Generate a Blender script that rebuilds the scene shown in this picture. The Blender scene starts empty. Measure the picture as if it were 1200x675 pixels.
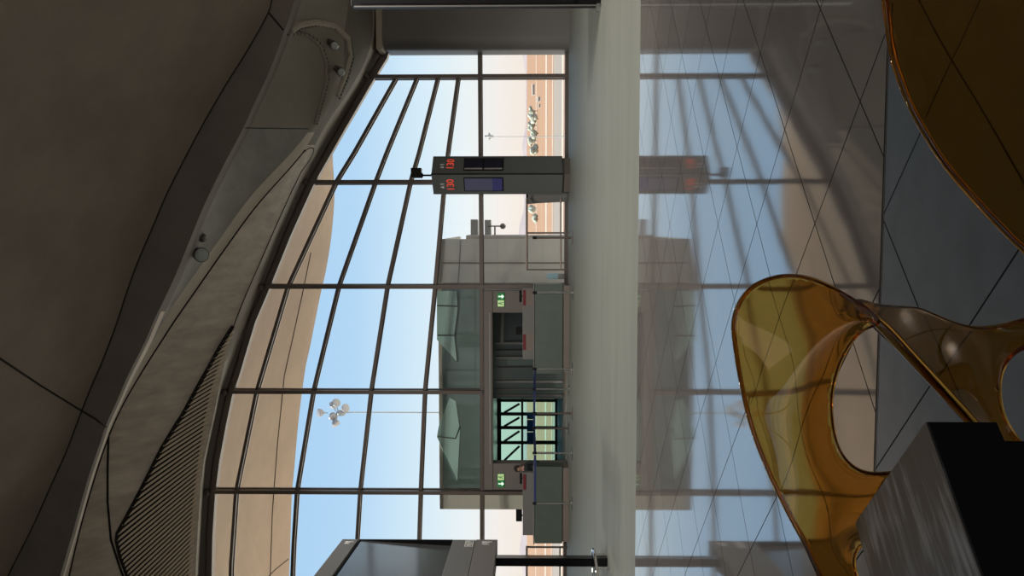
import bpy, bmesh, math, random
import numpy as np
from mathutils import Vector, Matrix
from mathutils.bvhtree import BVHTree
from mathutils.geometry import delaunay_2d_cdt, tessellate_polygon

random.seed(7)
S = bpy.context.scene
COL = S.collection
PI = math.pi

# ------------------------------------------------------------------ camera
F_PX, YAW, HORIZON, EYE = 975.0, math.radians(4.25), 616.0, 1.15
PITCH = math.atan((HORIZON - 600) / F_PX)
FWD = Vector((-math.sin(YAW) * math.cos(PITCH), math.cos(YAW) * math.cos(PITCH), math.sin(PITCH)))
RGT = Vector((math.cos(YAW), math.sin(YAW), 0))
UPV = RGT.cross(FWD)
CAM = Vector((0, 0, EYE))
cd = bpy.data.cameras.new('camera')
cam = bpy.data.objects.new('camera', cd)
COL.objects.link(cam)
cd.sensor_width = 36
cd.lens = F_PX * 36 / 1200
cd.clip_start, cd.clip_end = .02, 9000
m3 = Matrix((-UPV, RGT, -FWD)).transposed()          # the phone was held on its side: picture-right is down
cam.matrix_world = Matrix.Translation(CAM) @ m3.to_4x4()
S.camera = cam


def ray(px, py):
    return FWD - UPV * ((px - 600) / F_PX) + RGT * ((337.5 - py) / F_PX)


def on_y(px, py, Y):
    d = ray(px, py)
    return CAM + d * (Y / d.y)


def on_z(px, py, z=0.0):
    d = ray(px, py)
    return CAM + d * ((z - EYE) / d.z)


def on_plane(px, py, p0, n):
    d = ray(px, py)
    return CAM + d * ((p0 - CAM).dot(n) / d.dot(n))


# ------------------------------------------------------------------ materials
def new_mat(name):
    m = bpy.data.materials.new(name)
    m.use_nodes = True
    nt = m.node_tree
    return m, nt, nt.nodes['Principled BSDF']


def plain(name, col, rough=.5, metal=0.0, spec=.5, emit=None, estr=0, noise=0.0, nscale=6.0, bump=0.0, stretch=None):
    m, nt, b = new_mat(name)
    b.inputs['Base Color'].default_value = (*col, 1)
    b.inputs['Roughness'].default_value = rough
    b.inputs['Metallic'].default_value = metal
    b.inputs['Specular IOR Level'].default_value = spec
    if emit:
        b.inputs['Emission Color'].default_value = (*emit, 1)
        b.inputs['Emission Strength'].default_value = estr
    if noise or bump:
        tc = nt.nodes.new('ShaderNodeTexCoord')
        mp = nt.nodes.new('ShaderNodeMapping')
        nt.links.new(tc.outputs['Object'], mp.inputs['Vector'])
        if stretch:
            mp.inputs['Scale'].default_value = stretch
        n = nt.nodes.new('ShaderNodeTexNoise')
        n.inputs['Scale'].default_value = nscale
        n.inputs['Detail'].default_value = 6
        n.inputs['Roughness'].default_value = .6
        nt.links.new(mp.outputs['Vector'], n.inputs['Vector'])
        if noise:
            r = nt.nodes.new('ShaderNodeValToRGB')
            r.color_ramp.elements[0].position = .3
            r.color_ramp.elements[1].position = .7
            r.color_ramp.elements[0].color = (*[c * (1 - noise) for c in col], 1)
            r.color_ramp.elements[1].color = (*[min(1, c * (1 + noise)) for c in col], 1)
            nt.links.new(n.outputs['Fac'], r.inputs['Fac'])
            nt.links.new(r.outputs['Color'], b.inputs['Base Color'])
        if bump:
            bp = nt.nodes.new('ShaderNodeBump')
            bp.inputs['Strength'].default_value = bump
            bp.inputs['Distance'].default_value = .02
            nt.links.new(n.outputs['Fac'], bp.inputs['Height'])
            nt.links.new(bp.outputs['Normal'], b.inputs['Normal'])
    return m


def tile_floor(name, col, grout, tile, origin, rough, ior, line=.006):
    """square tiles laid on the diagonal, with fine dark joints and a polished face"""
    m, nt, b = new_mat(name)
    L = nt.links.new
    N = nt.nodes.new
    tc = N('ShaderNodeTexCoord')
    mp = N('ShaderNodeMapping')
    mp.vector_type = 'TEXTURE'
    mp.inputs['Location'].default_value = (origin[0], origin[1], 0)
    mp.inputs['Rotation'].default_value = (0, 0, PI / 4)
    mp.inputs['Scale'].default_value = (tile, tile, 1)
    L(tc.outputs['Object'], mp.inputs['Vector'])
    sx = N('ShaderNodeSeparateXYZ')
    L(mp.outputs['Vector'], sx.inputs['Vector'])
    masks, cells = [], []
    for ax in 'XY':
        a = N('ShaderNodeMath'); a.operation = 'ADD'; a.inputs[1].default_value = 500.5
        L(sx.outputs[ax], a.inputs[0])
        f = N('ShaderNodeMath'); f.operation = 'FRACT'
        L(a.outputs[0], f.inputs[0])
        s = N('ShaderNodeMath'); s.operation = 'SUBTRACT'; s.inputs[1].default_value = .5
        L(f.outputs[0], s.inputs[0])
        ab = N('ShaderNodeMath'); ab.operation = 'ABSOLUTE'
        L(s.outputs[0], ab.inputs[0])
        lt = N('ShaderNodeMath'); lt.operation = 'LESS_THAN'; lt.inputs[1].default_value = line / tile / 2
        L(ab.outputs[0], lt.inputs[0])
        masks.append(lt)
        a2 = N('ShaderNodeMath'); a2.operation = 'FLOOR'
        L(sx.outputs[ax], a2.inputs[0])
        cells.append(a2)
    mx = N('ShaderNodeMath'); mx.operation = 'MAXIMUM'
    L(masks[0].outputs[0], mx.inputs[0]); L(masks[1].outputs[0], mx.inputs[1])
    cv = N('ShaderNodeCombineXYZ')
    L(cells[0].outputs[0], cv.inputs[0]); L(cells[1].outputs[0], cv.inputs[1])
    wn = N('ShaderNodeTexWhiteNoise')
    L(cv.outputs[0], wn.inputs['Vector'])
    ns = N('ShaderNodeTexNoise'); ns.inputs['Scale'].default_value = 9; ns.inputs['Detail'].default_value = 8
    L(tc.outputs['Object'], ns.inputs['Vector'])
    ad = N('ShaderNodeMath'); ad.operation = 'MULTIPLY_ADD'; ad.inputs[1].default_value = .4
    L(wn.outputs['Value'], ad.inputs[0]); L(ns.outputs['Fac'], ad.inputs[2])
    r = N('ShaderNodeValToRGB')
    r.color_ramp.elements[0].position = .3; r.color_ramp.elements[1].position = 1.1 if False else 1.0
    r.color_ramp.elements[0].color = (*[c * .86 for c in col], 1)
    r.color_ramp.elements[1].color = (*[c * 1.14 for c in col], 1)
    L(ad.outputs[0], r.inputs['Fac'])
    mi = N('ShaderNodeMix'); mi.data_type = 'RGBA'
    L(mx.outputs[0], mi.inputs[0]); L(r.outputs['Color'], mi.inputs[6])
    mi.inputs[7].default_value = (*grout, 1)
    L(mi.outputs[2], b.inputs['Base Color'])
    ro = N('ShaderNodeMath'); ro.operation = 'MULTIPLY_ADD'; ro.inputs[1].default_value = .6; ro.inputs[2].default_value = rough
    L(mx.outputs[0], ro.inputs[0]); L(ro.outputs[0], b.inputs['Roughness'])
    b.inputs['IOR'].default_value = ior
    sp = N('ShaderNodeMath'); sp.operation = 'MULTIPLY_ADD'; sp.inputs[1].default_value = -.5; sp.inputs[2].default_value = .5
    L(mx.outputs[0], sp.inputs[0]); L(sp.outputs[0], b.inputs['Specular IOR Level'])
    bp = N('ShaderNodeBump'); bp.inputs['Strength'].default_value = .05; bp.inputs['Distance'].default_value = .01
    n2 = N('ShaderNodeTexNoise'); n2.inputs['Scale'].default_value = 1.6; n2.inputs['Detail'].default_value = 2
    L(tc.outputs['Object'], n2.inputs['Vector']); L(n2.outputs['Fac'], bp.inputs['Height'])
    L(bp.outputs['Normal'], b.inputs['Normal'])
    return m


def glazing(name, tint=(.95, .985, .98), refl=.75):
    m, nt, b = new_mat(name)
    nt.nodes.remove(b)
    N, L = nt.nodes.new, nt.links.new
    t = N('ShaderNodeBsdfTransparent'); t.inputs['Color'].default_value = (*tint, 1)
    g = N('ShaderNodeBsdfGlossy'); g.inputs['Roughness'].default_value = .01
    fr = N('ShaderNodeFresnel'); fr.inputs['IOR'].default_value = 1.5
    k = N('ShaderNodeMath'); k.operation = 'MULTIPLY'; k.inputs[1].default_value = refl
    L(fr.outputs[0], k.inputs[0])
    mx = N('ShaderNodeMixShader')
    L(k.outputs[0], mx.inputs[0]); L(t.outputs[0], mx.inputs[1]); L(g.outputs[0], mx.inputs[2])
    L(mx.outputs[0], nt.nodes['Material Output'].inputs['Surface'])
    return m


def amber(name):
    m, nt, b = new_mat(name)
    b.inputs['Base Color'].default_value = (.64, .31, .05, 1)
    b.inputs['Transmission Weight'].default_value = 1
    b.inputs['Roughness'].default_value = .015
    b.inputs['IOR'].default_value = 1.5
    return m


M = {}
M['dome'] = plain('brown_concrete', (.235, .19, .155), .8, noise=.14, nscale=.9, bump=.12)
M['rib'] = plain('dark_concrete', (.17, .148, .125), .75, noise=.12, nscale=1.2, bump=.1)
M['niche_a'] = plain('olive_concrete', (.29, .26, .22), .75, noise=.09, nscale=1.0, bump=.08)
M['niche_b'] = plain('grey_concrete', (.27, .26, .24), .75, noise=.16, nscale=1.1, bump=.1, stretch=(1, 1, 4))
M['strip'] = plain('window_lit_concrete', (.66, .58, .49), .7, noise=.08, nscale=2)  # pale tone paints window light along the rib edge
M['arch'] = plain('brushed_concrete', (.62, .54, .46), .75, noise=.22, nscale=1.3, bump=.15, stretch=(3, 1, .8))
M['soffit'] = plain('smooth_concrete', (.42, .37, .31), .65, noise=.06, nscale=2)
M['joint'] = plain('joint_sealant', (.03, .026, .024), .9, spec=.1)
M['frame'] = plain('bronze_grey_metal', (.17, .14, .125), .38, metal=.55)
M['glass'] = glazing('facade_glass')
M['tealglass'] = glazing('teal_glass', (.66, .88, .82), .9)
M['slat'] = plain('tan_slats', (.85, .72, .58), .6)
M['dark'] = plain('near_black', (.008, .008, .009), .5, spec=.15)
M['black_gloss'] = plain('black_gloss', (.008, .008, .010), .08)
M['screen'] = plain('dark_screen', (.022, .024, .04), .12)
M['grey_screen'] = plain('grey_screen', (.09, .095, .105), .12)
M['blue_screen'] = plain('blue_screen', (.02, .02, .04), .2, emit=(.16, .16, .55), estr=.09)
M['blue_screen2'] = plain('pale_screen', (.02, .02, .04), .2, emit=(.42, .42, .62), estr=.07)
M['pylon'] = plain('graphite_paint', (.11, .12, .122), .35, spec=.6)
M['pylon_plinth'] = plain('brown_plinth', (.13, .115, .10), .5)
M['led'] = plain('red_led', (.3, .02, .01), .5, emit=(1, .10, .05), estr=.38)
M['white'] = plain('white_print', (.8, .8, .8), .6)
M['steel'] = plain('brushed_steel', (.55, .55, .55), .25, metal=1)
M['chrome'] = plain('chrome', (.8, .8, .82), .08, metal=1)
M['grey_panel'] = plain('grey_panel', (.15, .145, .14), .5)
M['portal'] = plain('portal_panel', (.17, .155, .145), .55)
M['counter'] = plain('green_grey_glass', (.10, .125, .11), .25, noise=.05, nscale=3)
M['counter_base'] = plain('counter_plinth', (.20, .165, .15), .5)
M['shelf'] = plain('counter_shelf', (.17, .17, .165), .45)
M['red'] = plain('red_strip', (.17, .012, .022), .5)
M['blue_belt'] = plain('blue_belt', (.015, .03, .12), .7)
M['blue'] = plain('bright_blue', (.03, .24, .72), .5)
M['paleblue'] = plain('pale_blue', (.45, .68, .80), .5)
M['pier'] = plain('pier_grey', (.15, .145, .14), .45, noise=.05, nscale=1)
M['canopy'] = plain('tan_canopy', (.27, .19, .13), .75, noise=.09, nscale=.8)
M['beige'] = plain('beige_cladding', (.46, .43, .37), .6, noise=.03, nscale=2)
M['teal'] = plain('teal_cladding', (.15, .205, .195), .35, noise=.14, nscale=1.0)
M['teal_reflection'] = plain('teal_reflection_paint', (.50, .70, .66), .3)  # paler teal for the reflections painted on the bridge front
M['corridor'] = plain('corridor_dark', (.10, .135, .135), .4)
M['corridor_floor'] = plain('corridor_floor', (.16, .13, .11), .6)
M['truss'] = plain('truss_green', (.06, .08, .07), .5)
M['sand'] = plain('sand_ground', (.30, .165, .09), .95, noise=.10, nscale=.03)
M['taxi'] = plain('taxiway', (.24, .20, .165), .9, noise=.05, nscale=.05)
M['pale_strip'] = plain('pale_strip', (.42, .35, .28), .9)
M['apron'] = plain('apron_concrete', (.80, .73, .62), .9, noise=.05, nscale=.1)
M['tree'] = plain('hazed_tree_leaves', (.36, .39, .32), .9, noise=.1, nscale=.6)  # leaf colour paled towards grey, with distance haze mixed in
M['bark'] = plain('bark', (.12, .08, .05), .9)
M['hill'] = plain('distant_hill', (.30, .25, .25), 1.0)
M['building'] = plain('white_building', (.42, .40, .37), .8)
M['mast'] = plain('mast_grey', (.30, .30, .29), .5)
M['lampface'] = plain('lamp_face', (.26, .25, .25), .3)
M['wall'] = plain('wall_concrete', (.28, .25, .22), .8, noise=.08, nscale=.8)
M['carpet'] = plain('matte_stone', (.142, .150, .134), .62, spec=.35, noise=.12, nscale=1.2, stretch=(.25, 2.4, 1))
M['table_top'] = None
M['table_side'] = plain('black_side', (.006, .006, .006), .6, spec=.2)
M['amber'] = amber('amber_plastic')
M['green'] = plain('exit_green', (.01, .13, .035), .5, emit=(.02, .40, .09), estr=.18)
M['signwhite'] = plain('exit_white', (.8, .9, .8), .5, emit=(.75, 1, .8), estr=.4)
M['signpale'] = plain('exit_pale', (.5, .6, .3), .5, emit=(.7, .95, .45), estr=.28)
M['lens'] = plain('lamp_lens', (.42, .46, .46), .15, spec=.8)
M['fitting'] = plain('lamp_fitting', (.10, .09, .08), .5)
M['skin'] = plain('skin', (.42, .24, .19), .5)
M['cloth'] = plain('dark_cloth', (.015, .02, .024), .9)
M['hair'] = plain('dark_hair', (.02, .012, .01), .7)
M['corridor_glow'] = plain('corridor_glow', (.9, .9, .85), .5, emit=(1, .96, .85), estr=9)
M['bin'] = plain('podium_grey', (.20, .20, .195), .4)

# scratched table top
m, nt, b = new_mat('scratched_top')
b.inputs['Roughness'].default_value = .45
tc = nt.nodes.new('ShaderNodeTexCoord'); mp = nt.nodes.new('ShaderNodeMapping')
mp.inputs['Scale'].default_value = (90, 9, 1)
nt.links.new(tc.outputs['Object'], mp.inputs['Vector'])
n = nt.nodes.new('ShaderNodeTexNoise'); n.inputs['Scale'].default_value = 1; n.inputs['Detail'].default_value = 5
nt.links.new(mp.outputs['Vector'], n.inputs['Vector'])
n2 = nt.nodes.new('ShaderNodeTexNoise'); n2.inputs['Scale'].default_value = 7; n2.inputs['Detail'].default_value = 2
nt.links.new(tc.outputs['Object'], n2.inputs['Vector'])
mu = nt.nodes.new('ShaderNodeMath'); mu.operation = 'MULTIPLY'
nt.links.new(n.outputs['Fac'], mu.inputs[0]); nt.links.new(n2.outputs['Fac'], mu.inputs[1])
r = nt.nodes.new('ShaderNodeValToRGB')
r.color_ramp.elements[0].position = .25; r.color_ramp.elements[0].color = (.036, .031, .029, 1)
r.color_ramp.elements[1].position = .36; r.color_ramp.elements[1].color = (.15, .155, .165, 1)
nt.links.new(mu.outputs[0], r.inputs['Fac']); nt.links.new(r.outputs['Color'], b.inputs['Base Color'])
M['table_top'] = m


# ------------------------------------------------------------------ mesh helpers
class MB:
    def __init__(self):
        self.v, self.f, self.mi = [], [], []

    def add(self, vs, fs, mi=0):
        o = len(self.v)
        self.v += [Vector(p) for p in vs]
        self.f += [tuple(i + o for i in q) for q in fs]
        self.mi += [mi] * len(fs)
        return self

    def box(self, lo, hi, mi=0):
        x0, y0, z0 = lo; x1, y1, z1 = hi
        return self.add([(x0, y0, z0), (x1, y0, z0), (x1, y1, z0), (x0, y1, z0), (x0, y0, z1), (x1, y0, z1), (x1, y1, z1), (x0, y1, z1)],
                        [(0, 3, 2, 1), (4, 5, 6, 7), (0, 1, 5, 4), (1, 2, 6, 5), (2, 3, 7, 6), (3, 0, 4, 7)], mi)

    def obox(self, c, ax, ay, az, mi=0):
        c = Vector(c)
        vs = [c + ax * i + ay * j + az * k for k in (-1, 1) for j in (-1, 1) for i in (-1, 1)]
        return self.add(vs, [(0, 2, 3, 1), (4, 5, 7, 6), (0, 1, 5, 4), (1, 3, 7, 5), (3, 2, 6, 7), (2, 0, 4, 6)], mi)

    def beam(self, p, q, w, h, side=Vector((0, 1, 0)), mi=0):
        """bar from p to q; w across, h along `side`"""
        p, q = Vector(p), Vector(q)
        d = (q - p); a = d.cross(side).normalized(); s = a.cross(d).normalized()
        return self.obox((p + q) / 2, d / 2, a * (w / 2), s * (h / 2), mi)

    def sweep(self, pts, w, h, side=Vector((0, 1, 0)), mi=0):
        """rectangular section along a polyline lying in a plane with normal `side`"""
        pts = [Vector(p) for p in pts]
        rings = []
        for i, p in enumerate(pts):
            d = (pts[min(i + 1, len(pts) - 1)] - pts[max(i - 1, 0)]).normalized()
            a = d.cross(side).normalized()
            rings.append([p + a * w / 2 - side * h / 2, p + a * w / 2 + side * h / 2, p - a * w / 2 + side * h / 2, p - a * w / 2 - side * h / 2])
        vs = [v for r_ in rings for v in r_]
        fs = []
        for i in range(len(rings) - 1):
            for j in range(4):
                fs.append((i * 4 + j, i * 4 + (j + 1) % 4, i * 4 + 4 + (j + 1) % 4, i * 4 + 4 + j))
        fs += [(3, 2, 1, 0), tuple(len(vs) - 4 + k for k in range(4))]
        return self.add(vs, fs, mi)

    def tube(self, pts, r, n=8, closed=False, mi=0):
        pts = [Vector(p) for p in pts]
        k = len(pts)
        rs = r if isinstance(r, (list, tuple)) else [r] * k
        prev = None
        vs, fs = [], []
        for i, p in enumerate(pts):
            if closed:
                d = (pts[(i + 1) % k] - pts[i - 1]).normalized()
            else:
                d = (pts[min(i + 1, k - 1)] - pts[max(i - 1, 0)]).normalized()
            if prev is None:
                a = d.orthogonal().normalized()
            else:
                a = (prev - d * prev.dot(d)).normalized()
            prev = a
            b_ = d.cross(a)
            for j in range(n):
                t = 2 * PI * j / n
                vs.append(p + (a * math.cos(t) + b_ * math.sin(t)) * rs[i])
        for i in range(k if closed else k - 1):
            i2 = (i + 1) % k
            for j in range(n):
                fs.append((i * n + j, i * n + (j + 1) % n, i2 * n + (j + 1) % n, i2 * n + j))
        if not closed:
            fs += [tuple(reversed(range(n))), tuple((k - 1) * n + j for j in range(n))]
        return self.add(vs, fs, mi)

    def lathe(self, prof, c=(0, 0, 0), n=24, axis=None, mi=0):
        c = Vector(c)
        ax = Vector(axis).normalized() if axis is not None else Vector((0, 0, 1))
        a = ax.orthogonal().normalized(); b_ = ax.cross(a)
        vs, fs = [], []
        for rr, z in prof:
            for j in range(n):
                t = 2 * PI * j / n
                vs.append(c + ax * z + (a * math.cos(t) + b_ * math.sin(t)) * rr)
        for i in range(len(prof) - 1):
            for j in range(n):
                fs.append((i * n + j, i * n + (j + 1) % n, (i + 1) * n + (j + 1) % n, (i + 1) * n + j))
        fs += [tuple(reversed(range(n))), tuple((len(prof) - 1) * n + j for j in range(n))]
        return self.add(vs, fs, mi)

    def prism(self, poly, off, mi=0):
        """solid from a planar 3D polygon pushed along off"""
        off = Vector(off); n = len(poly)
        vs = [Vector(p) for p in poly] + [Vector(p) + off for p in poly]
        tris = tessellate_polygon([[Vector(p) for p in poly]])
        fs = [tuple(t) for t in tris] + [tuple(i + n for i in reversed(t)) for t in tris]
        fs += [(i, (i + 1) % n, n + (i + 1) % n, n + i) for i in range(n)]
        return self.add(vs, fs, mi)

    def build(self, name, mats, parent=None, smooth=False, bevel=0, fix=True):
        me = bpy.data.meshes.new(name)
        off = parent_loc(parent)
        inv = parent_inv(parent)
        me.from_pydata([inv @ v for v in self.v], [], self.f)
        for mt in (mats if isinstance(mats, (list, tuple)) else [mats]):
            me.materials.append(mt)
        me.polygons.foreach_set('material_index', self.mi)
        if fix:
            bm = bmesh.new(); bm.from_mesh(me)
            bmesh.ops.recalc_face_normals(bm, faces=bm.faces)
            bm.to_mesh(me); bm.free()
        if smooth:
            me.polygons.foreach_set('use_smooth', [True] * len(me.polygons))
        o = bpy.data.objects.new(name, me)
        COL.objects.link(o)
        if parent is not None:
            o.parent = parent
        if bevel:
            bv = o.modifiers.new('bevel', 'BEVEL'); bv.width = bevel; bv.segments = 2; bv.limit_method = 'ANGLE'
        if smooth:
            try:
                me.set_sharp_from_angle(angle=math.radians(40))
            except Exception:
                pass
        me.update()
        return o


WORLD = {}


def parent_loc(p):
    return WORLD[p.name].translation if p is not None and p.name in WORLD else Vector((0, 0, 0))


def parent_inv(p):
    while p is not None:
        if p.name in WORLD:
            return WORLD[p.name].inverted()
        p = p.parent
    return Matrix.Identity(4)


def thing(name, label, cat, loc, rz=0, group=None):
    o = bpy.data.objects.new(name, None)
    o.empty_display_size = .1
    COL.objects.link(o)
    o.location = loc
    o.rotation_euler = (0, 0, rz)
    WORLD[o.name] = Matrix.Translation(Vector(loc)) @ Matrix.Rotation(rz, 4, 'Z')
    return tag(o, label, cat, group)


def tag(o, label, cat, group=None):
    o['label'] = label; o['category'] = cat; o['kind'] = 'thing'
    if group:
        o['group'] = group
    return o


def struct(o):
    o['kind'] = 'structure'
    return o


def text(name, body, size, origin, xdir, normal, mat, parent, depth=.004, align='CENTER'):
    cu = bpy.data.curves.new(name, 'FONT')
    cu.body = body; cu.size = size; cu.extrude = depth
    cu.align_x = align; cu.align_y = 'CENTER'
    tmp = bpy.data.objects.new('tmp', cu)
    COL.objects.link(tmp)
    bpy.context.view_layer.update()
    dg = bpy.context.evaluated_depsgraph_get()
    me = bpy.data.meshes.new_from_object(tmp.evaluated_get(dg))
    bpy.data.objects.remove(tmp); bpy.data.curves.remove(cu)
    me.materials.clear(); me.materials.append(mat)
    x = Vector(xdir).normalized(); z = Vector(normal).normalized(); y = z.cross(x)
    mw = Matrix((x, y, z)).transposed().to_4x4(); mw.translation = Vector(origin)
    me.transform(parent_inv(parent) @ mw)
    o = bpy.data.objects.new(name, me); COL.objects.link(o); o.parent = parent
    return o


def dup(root, loc, rz=None, label=None, group=None):
    r_ = root.copy(); COL.objects.link(r_); r_.location = loc
    if rz is not None:
        r_.rotation_euler = (0, 0, rz)
    if label: r_['label'] = label
    if group: r_['group'] = group
    for ch in list(root.children):
        c = ch.copy(); COL.objects.link(c); c.parent = r_
        for g in ch.children:
            d = g.copy(); COL.objects.link(d); d.parent = c
    return r_


def interp(tab, y):
    if y <= tab[0][0]: return tab[0][1]
    if y >= tab[-1][0]: return tab[-1][1]
    for (a, va), (b_, vb) in zip(tab, tab[1:]):
        if a <= y <= b_:
            t = (y - a) / (b_ - a)
            return va + (vb - va) * t


def smooth_interp(tab, y):
    """Catmull-Rom style (monotone enough) interpolation"""
    n = len(tab)
    if y <= tab[0][0]: return tab[0][1]
    if y >= tab[-1][0]: return tab[-1][1]
    for i in range(n - 1):
        if tab[i][0] <= y <= tab[i + 1][0]:
            break
    x0, v0 = tab[i]; x1, v1 = tab[i + 1]
    s = (v1 - v0) / (x1 - x0)
    sl = (v1 - tab[i - 1][1]) / (x1 - tab[i - 1][0]) if i > 0 else s
    sr = (tab[i + 2][1] - v0) / (tab[i + 2][0] - x0) if i < n - 2 else s
    h = x1 - x0; t = (y - x0) / h
    return v0 * (2 * t**3 - 3 * t * t + 1) + h * sl * (t**3 - 2 * t * t + t) + v1 * (-2 * t**3 + 3 * t * t) + h * sr * (t**3 - t * t)


# ------------------------------------------------------------------ setting: floor and side walls
YF = 22.9                # plane of the glass facade
SEAM, EDGE = on_z(1034, 256).y, on_z(747.5, 337).y
XL, XR, YB = -20.0, 9.0, -9.0
far_o = on_z(955, 262)
near_o = on_z(1034, 254.5)
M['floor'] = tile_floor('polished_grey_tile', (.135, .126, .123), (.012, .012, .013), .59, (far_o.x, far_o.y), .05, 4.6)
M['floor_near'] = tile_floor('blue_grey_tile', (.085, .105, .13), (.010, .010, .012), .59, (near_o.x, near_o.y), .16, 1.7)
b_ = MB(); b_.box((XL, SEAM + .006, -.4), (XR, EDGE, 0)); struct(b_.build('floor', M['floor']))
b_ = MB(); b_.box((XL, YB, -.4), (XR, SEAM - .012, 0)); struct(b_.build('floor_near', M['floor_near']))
b_ = MB(); b_.box((XL, EDGE, -.4), (XR, YF + .35, 0)); struct(b_.build('floor_matte', M['carpet']))
b_ = MB(); b_.box((XL, SEAM - .012, -.4), (XR, SEAM - .008, .0006)); b_.box((XL, SEAM + .002, -.4), (XR, SEAM + .006, .0006))
b_.box((XL, SEAM - .008, -.4), (XR, SEAM + .002, -.001), 1)
struct(b_.build('trim_1', [M['joint'], M['steel']]))
b_ = MB(); b_.box((XL - .4, YB, -.4), (XL, YF + .3, 16)); struct(b_.build('wall_left', M['wall']))
b_ = MB(); b_.box((XR, YB, -.4), (XR + .4, YF + .3, 16)); struct(b_.build('wall_right', M['wall']))

# ------------------------------------------------------------------ setting: vaulted concrete ceiling
G = [(-150, 452), (62, 452), (67, 451), (91, 436), (153, 400), (213, 366), (275, 338), (340, 312), (375, 297), (415, 285), (439, 278), (461, 270), (500, 262), (538, 255), (578, 250), (625, 247), (675, 246), (700, 246)]
D0 = [(-150, 442), (20, 442), (58, 441), (95, 424), (153, 389), (213, 355), (275, 327), (340, 302), (415, 275), (461, 258), (538, 242), (578, 238), (675, 233), (700, 233)]
L5 = [(-150, 438), (20, 437), (58, 433), (100, 413), (150, 380), (187, 361), (230, 340), (300, 309), (379, 276), (440, 260), (490, 250), (540, 239), (590, 234), (675, 229), (700, 229)]
L4 = [(-150, 428), (15, 407), (45, 403), (80, 402), (120, 390), (150, 372), (180, 353), (241, 300), (290, 264), (340, 229), (385, 198), (464, 149), (513, 126), (598, 99), (667, 82), (700, 76)]
L3 = [(-150, 420), (15, 395), (45, 390), (80, 391), (100, 389), (120, 382), (150, 364), (175, 345), (230, 294), (285, 254), (340, 215), (370, 195), (400, 179), (440, 158), (470, 144), (499, 131), (520, 123.5), (558, 110.5), (625, 91.5), (673, 77.5), (700, 70.5)]
L2 = [(-150, 385), (0, 350), (40, 337), (85, 320), (128, 300), (150, 290), (188, 270), (228, 250), (250, 240), (295, 222), (335, 205), (370, 188), (400, 175), (440, 155), (470, 142), (499, 129), (520, 122), (558, 109), (625, 90), (673, 76), (700, 69)]
L1 = [(-150, 345), (0, 319), (15, 315), (60, 290), (100, 265), (143, 240), (190, 215), (230, 195), (270, 178), (305, 163), (340, 150), (380, 137), (420, 122), (455, 107), (480, 97), (530, 78), (570, 60), (615, 40), (675, 10), (700, 0)]


def curve_x(tab, y, lin=False):
    yy = y if y <= 700 else 1400 - y
    return interp(tab, yy) if lin else smooth_interp(tab, yy)


def L2b(y):   # underside of the rib, a hand's breadth behind its front edge
    return min(curve_x(L2, y) + 3.0, curve_x(L3, y) - .5)


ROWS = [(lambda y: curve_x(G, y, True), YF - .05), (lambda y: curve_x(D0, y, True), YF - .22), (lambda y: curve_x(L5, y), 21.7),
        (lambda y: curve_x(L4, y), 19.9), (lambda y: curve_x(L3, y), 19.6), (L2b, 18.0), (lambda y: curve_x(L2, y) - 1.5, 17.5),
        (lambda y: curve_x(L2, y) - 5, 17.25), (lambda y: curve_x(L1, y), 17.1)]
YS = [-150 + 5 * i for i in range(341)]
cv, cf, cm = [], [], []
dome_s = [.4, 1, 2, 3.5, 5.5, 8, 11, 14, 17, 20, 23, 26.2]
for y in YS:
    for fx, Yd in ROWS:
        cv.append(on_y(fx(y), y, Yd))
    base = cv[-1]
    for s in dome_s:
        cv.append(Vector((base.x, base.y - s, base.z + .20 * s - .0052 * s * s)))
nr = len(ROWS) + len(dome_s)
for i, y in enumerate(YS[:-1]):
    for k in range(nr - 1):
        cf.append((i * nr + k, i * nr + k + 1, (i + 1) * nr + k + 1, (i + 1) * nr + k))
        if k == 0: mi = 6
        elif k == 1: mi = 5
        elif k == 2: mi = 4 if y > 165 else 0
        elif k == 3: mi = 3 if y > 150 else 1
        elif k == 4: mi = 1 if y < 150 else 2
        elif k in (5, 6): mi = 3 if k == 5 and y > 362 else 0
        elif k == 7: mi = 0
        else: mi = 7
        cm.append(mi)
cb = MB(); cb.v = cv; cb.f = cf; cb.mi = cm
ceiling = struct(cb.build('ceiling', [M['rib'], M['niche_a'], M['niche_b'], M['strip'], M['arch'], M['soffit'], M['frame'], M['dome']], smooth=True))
CB = BVHTree.FromPolygons(cv, cf)


def hit(px, py, lift=0.0):
    d = ray(px, py).normalized()
    loc, nrm, _, _ = CB.ray_cast(CAM, d)
    if loc is None:
        return on_y(px, py, 20)
    return loc - d * lift


def pixel_path(pts, step=8):
    out = []
    for (x0, y0), (x1, y1) in zip(pts, pts[1:]):
        n_ = max(1, int(math.hypot(x1 - x0, y1 - y0) / step))
        out += [(x0 + (x1 - x0) * i / n_, y0 + (y1 - y0) * i / n_) for i in range(n_)]
    return out + [pts[-1]]


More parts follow.
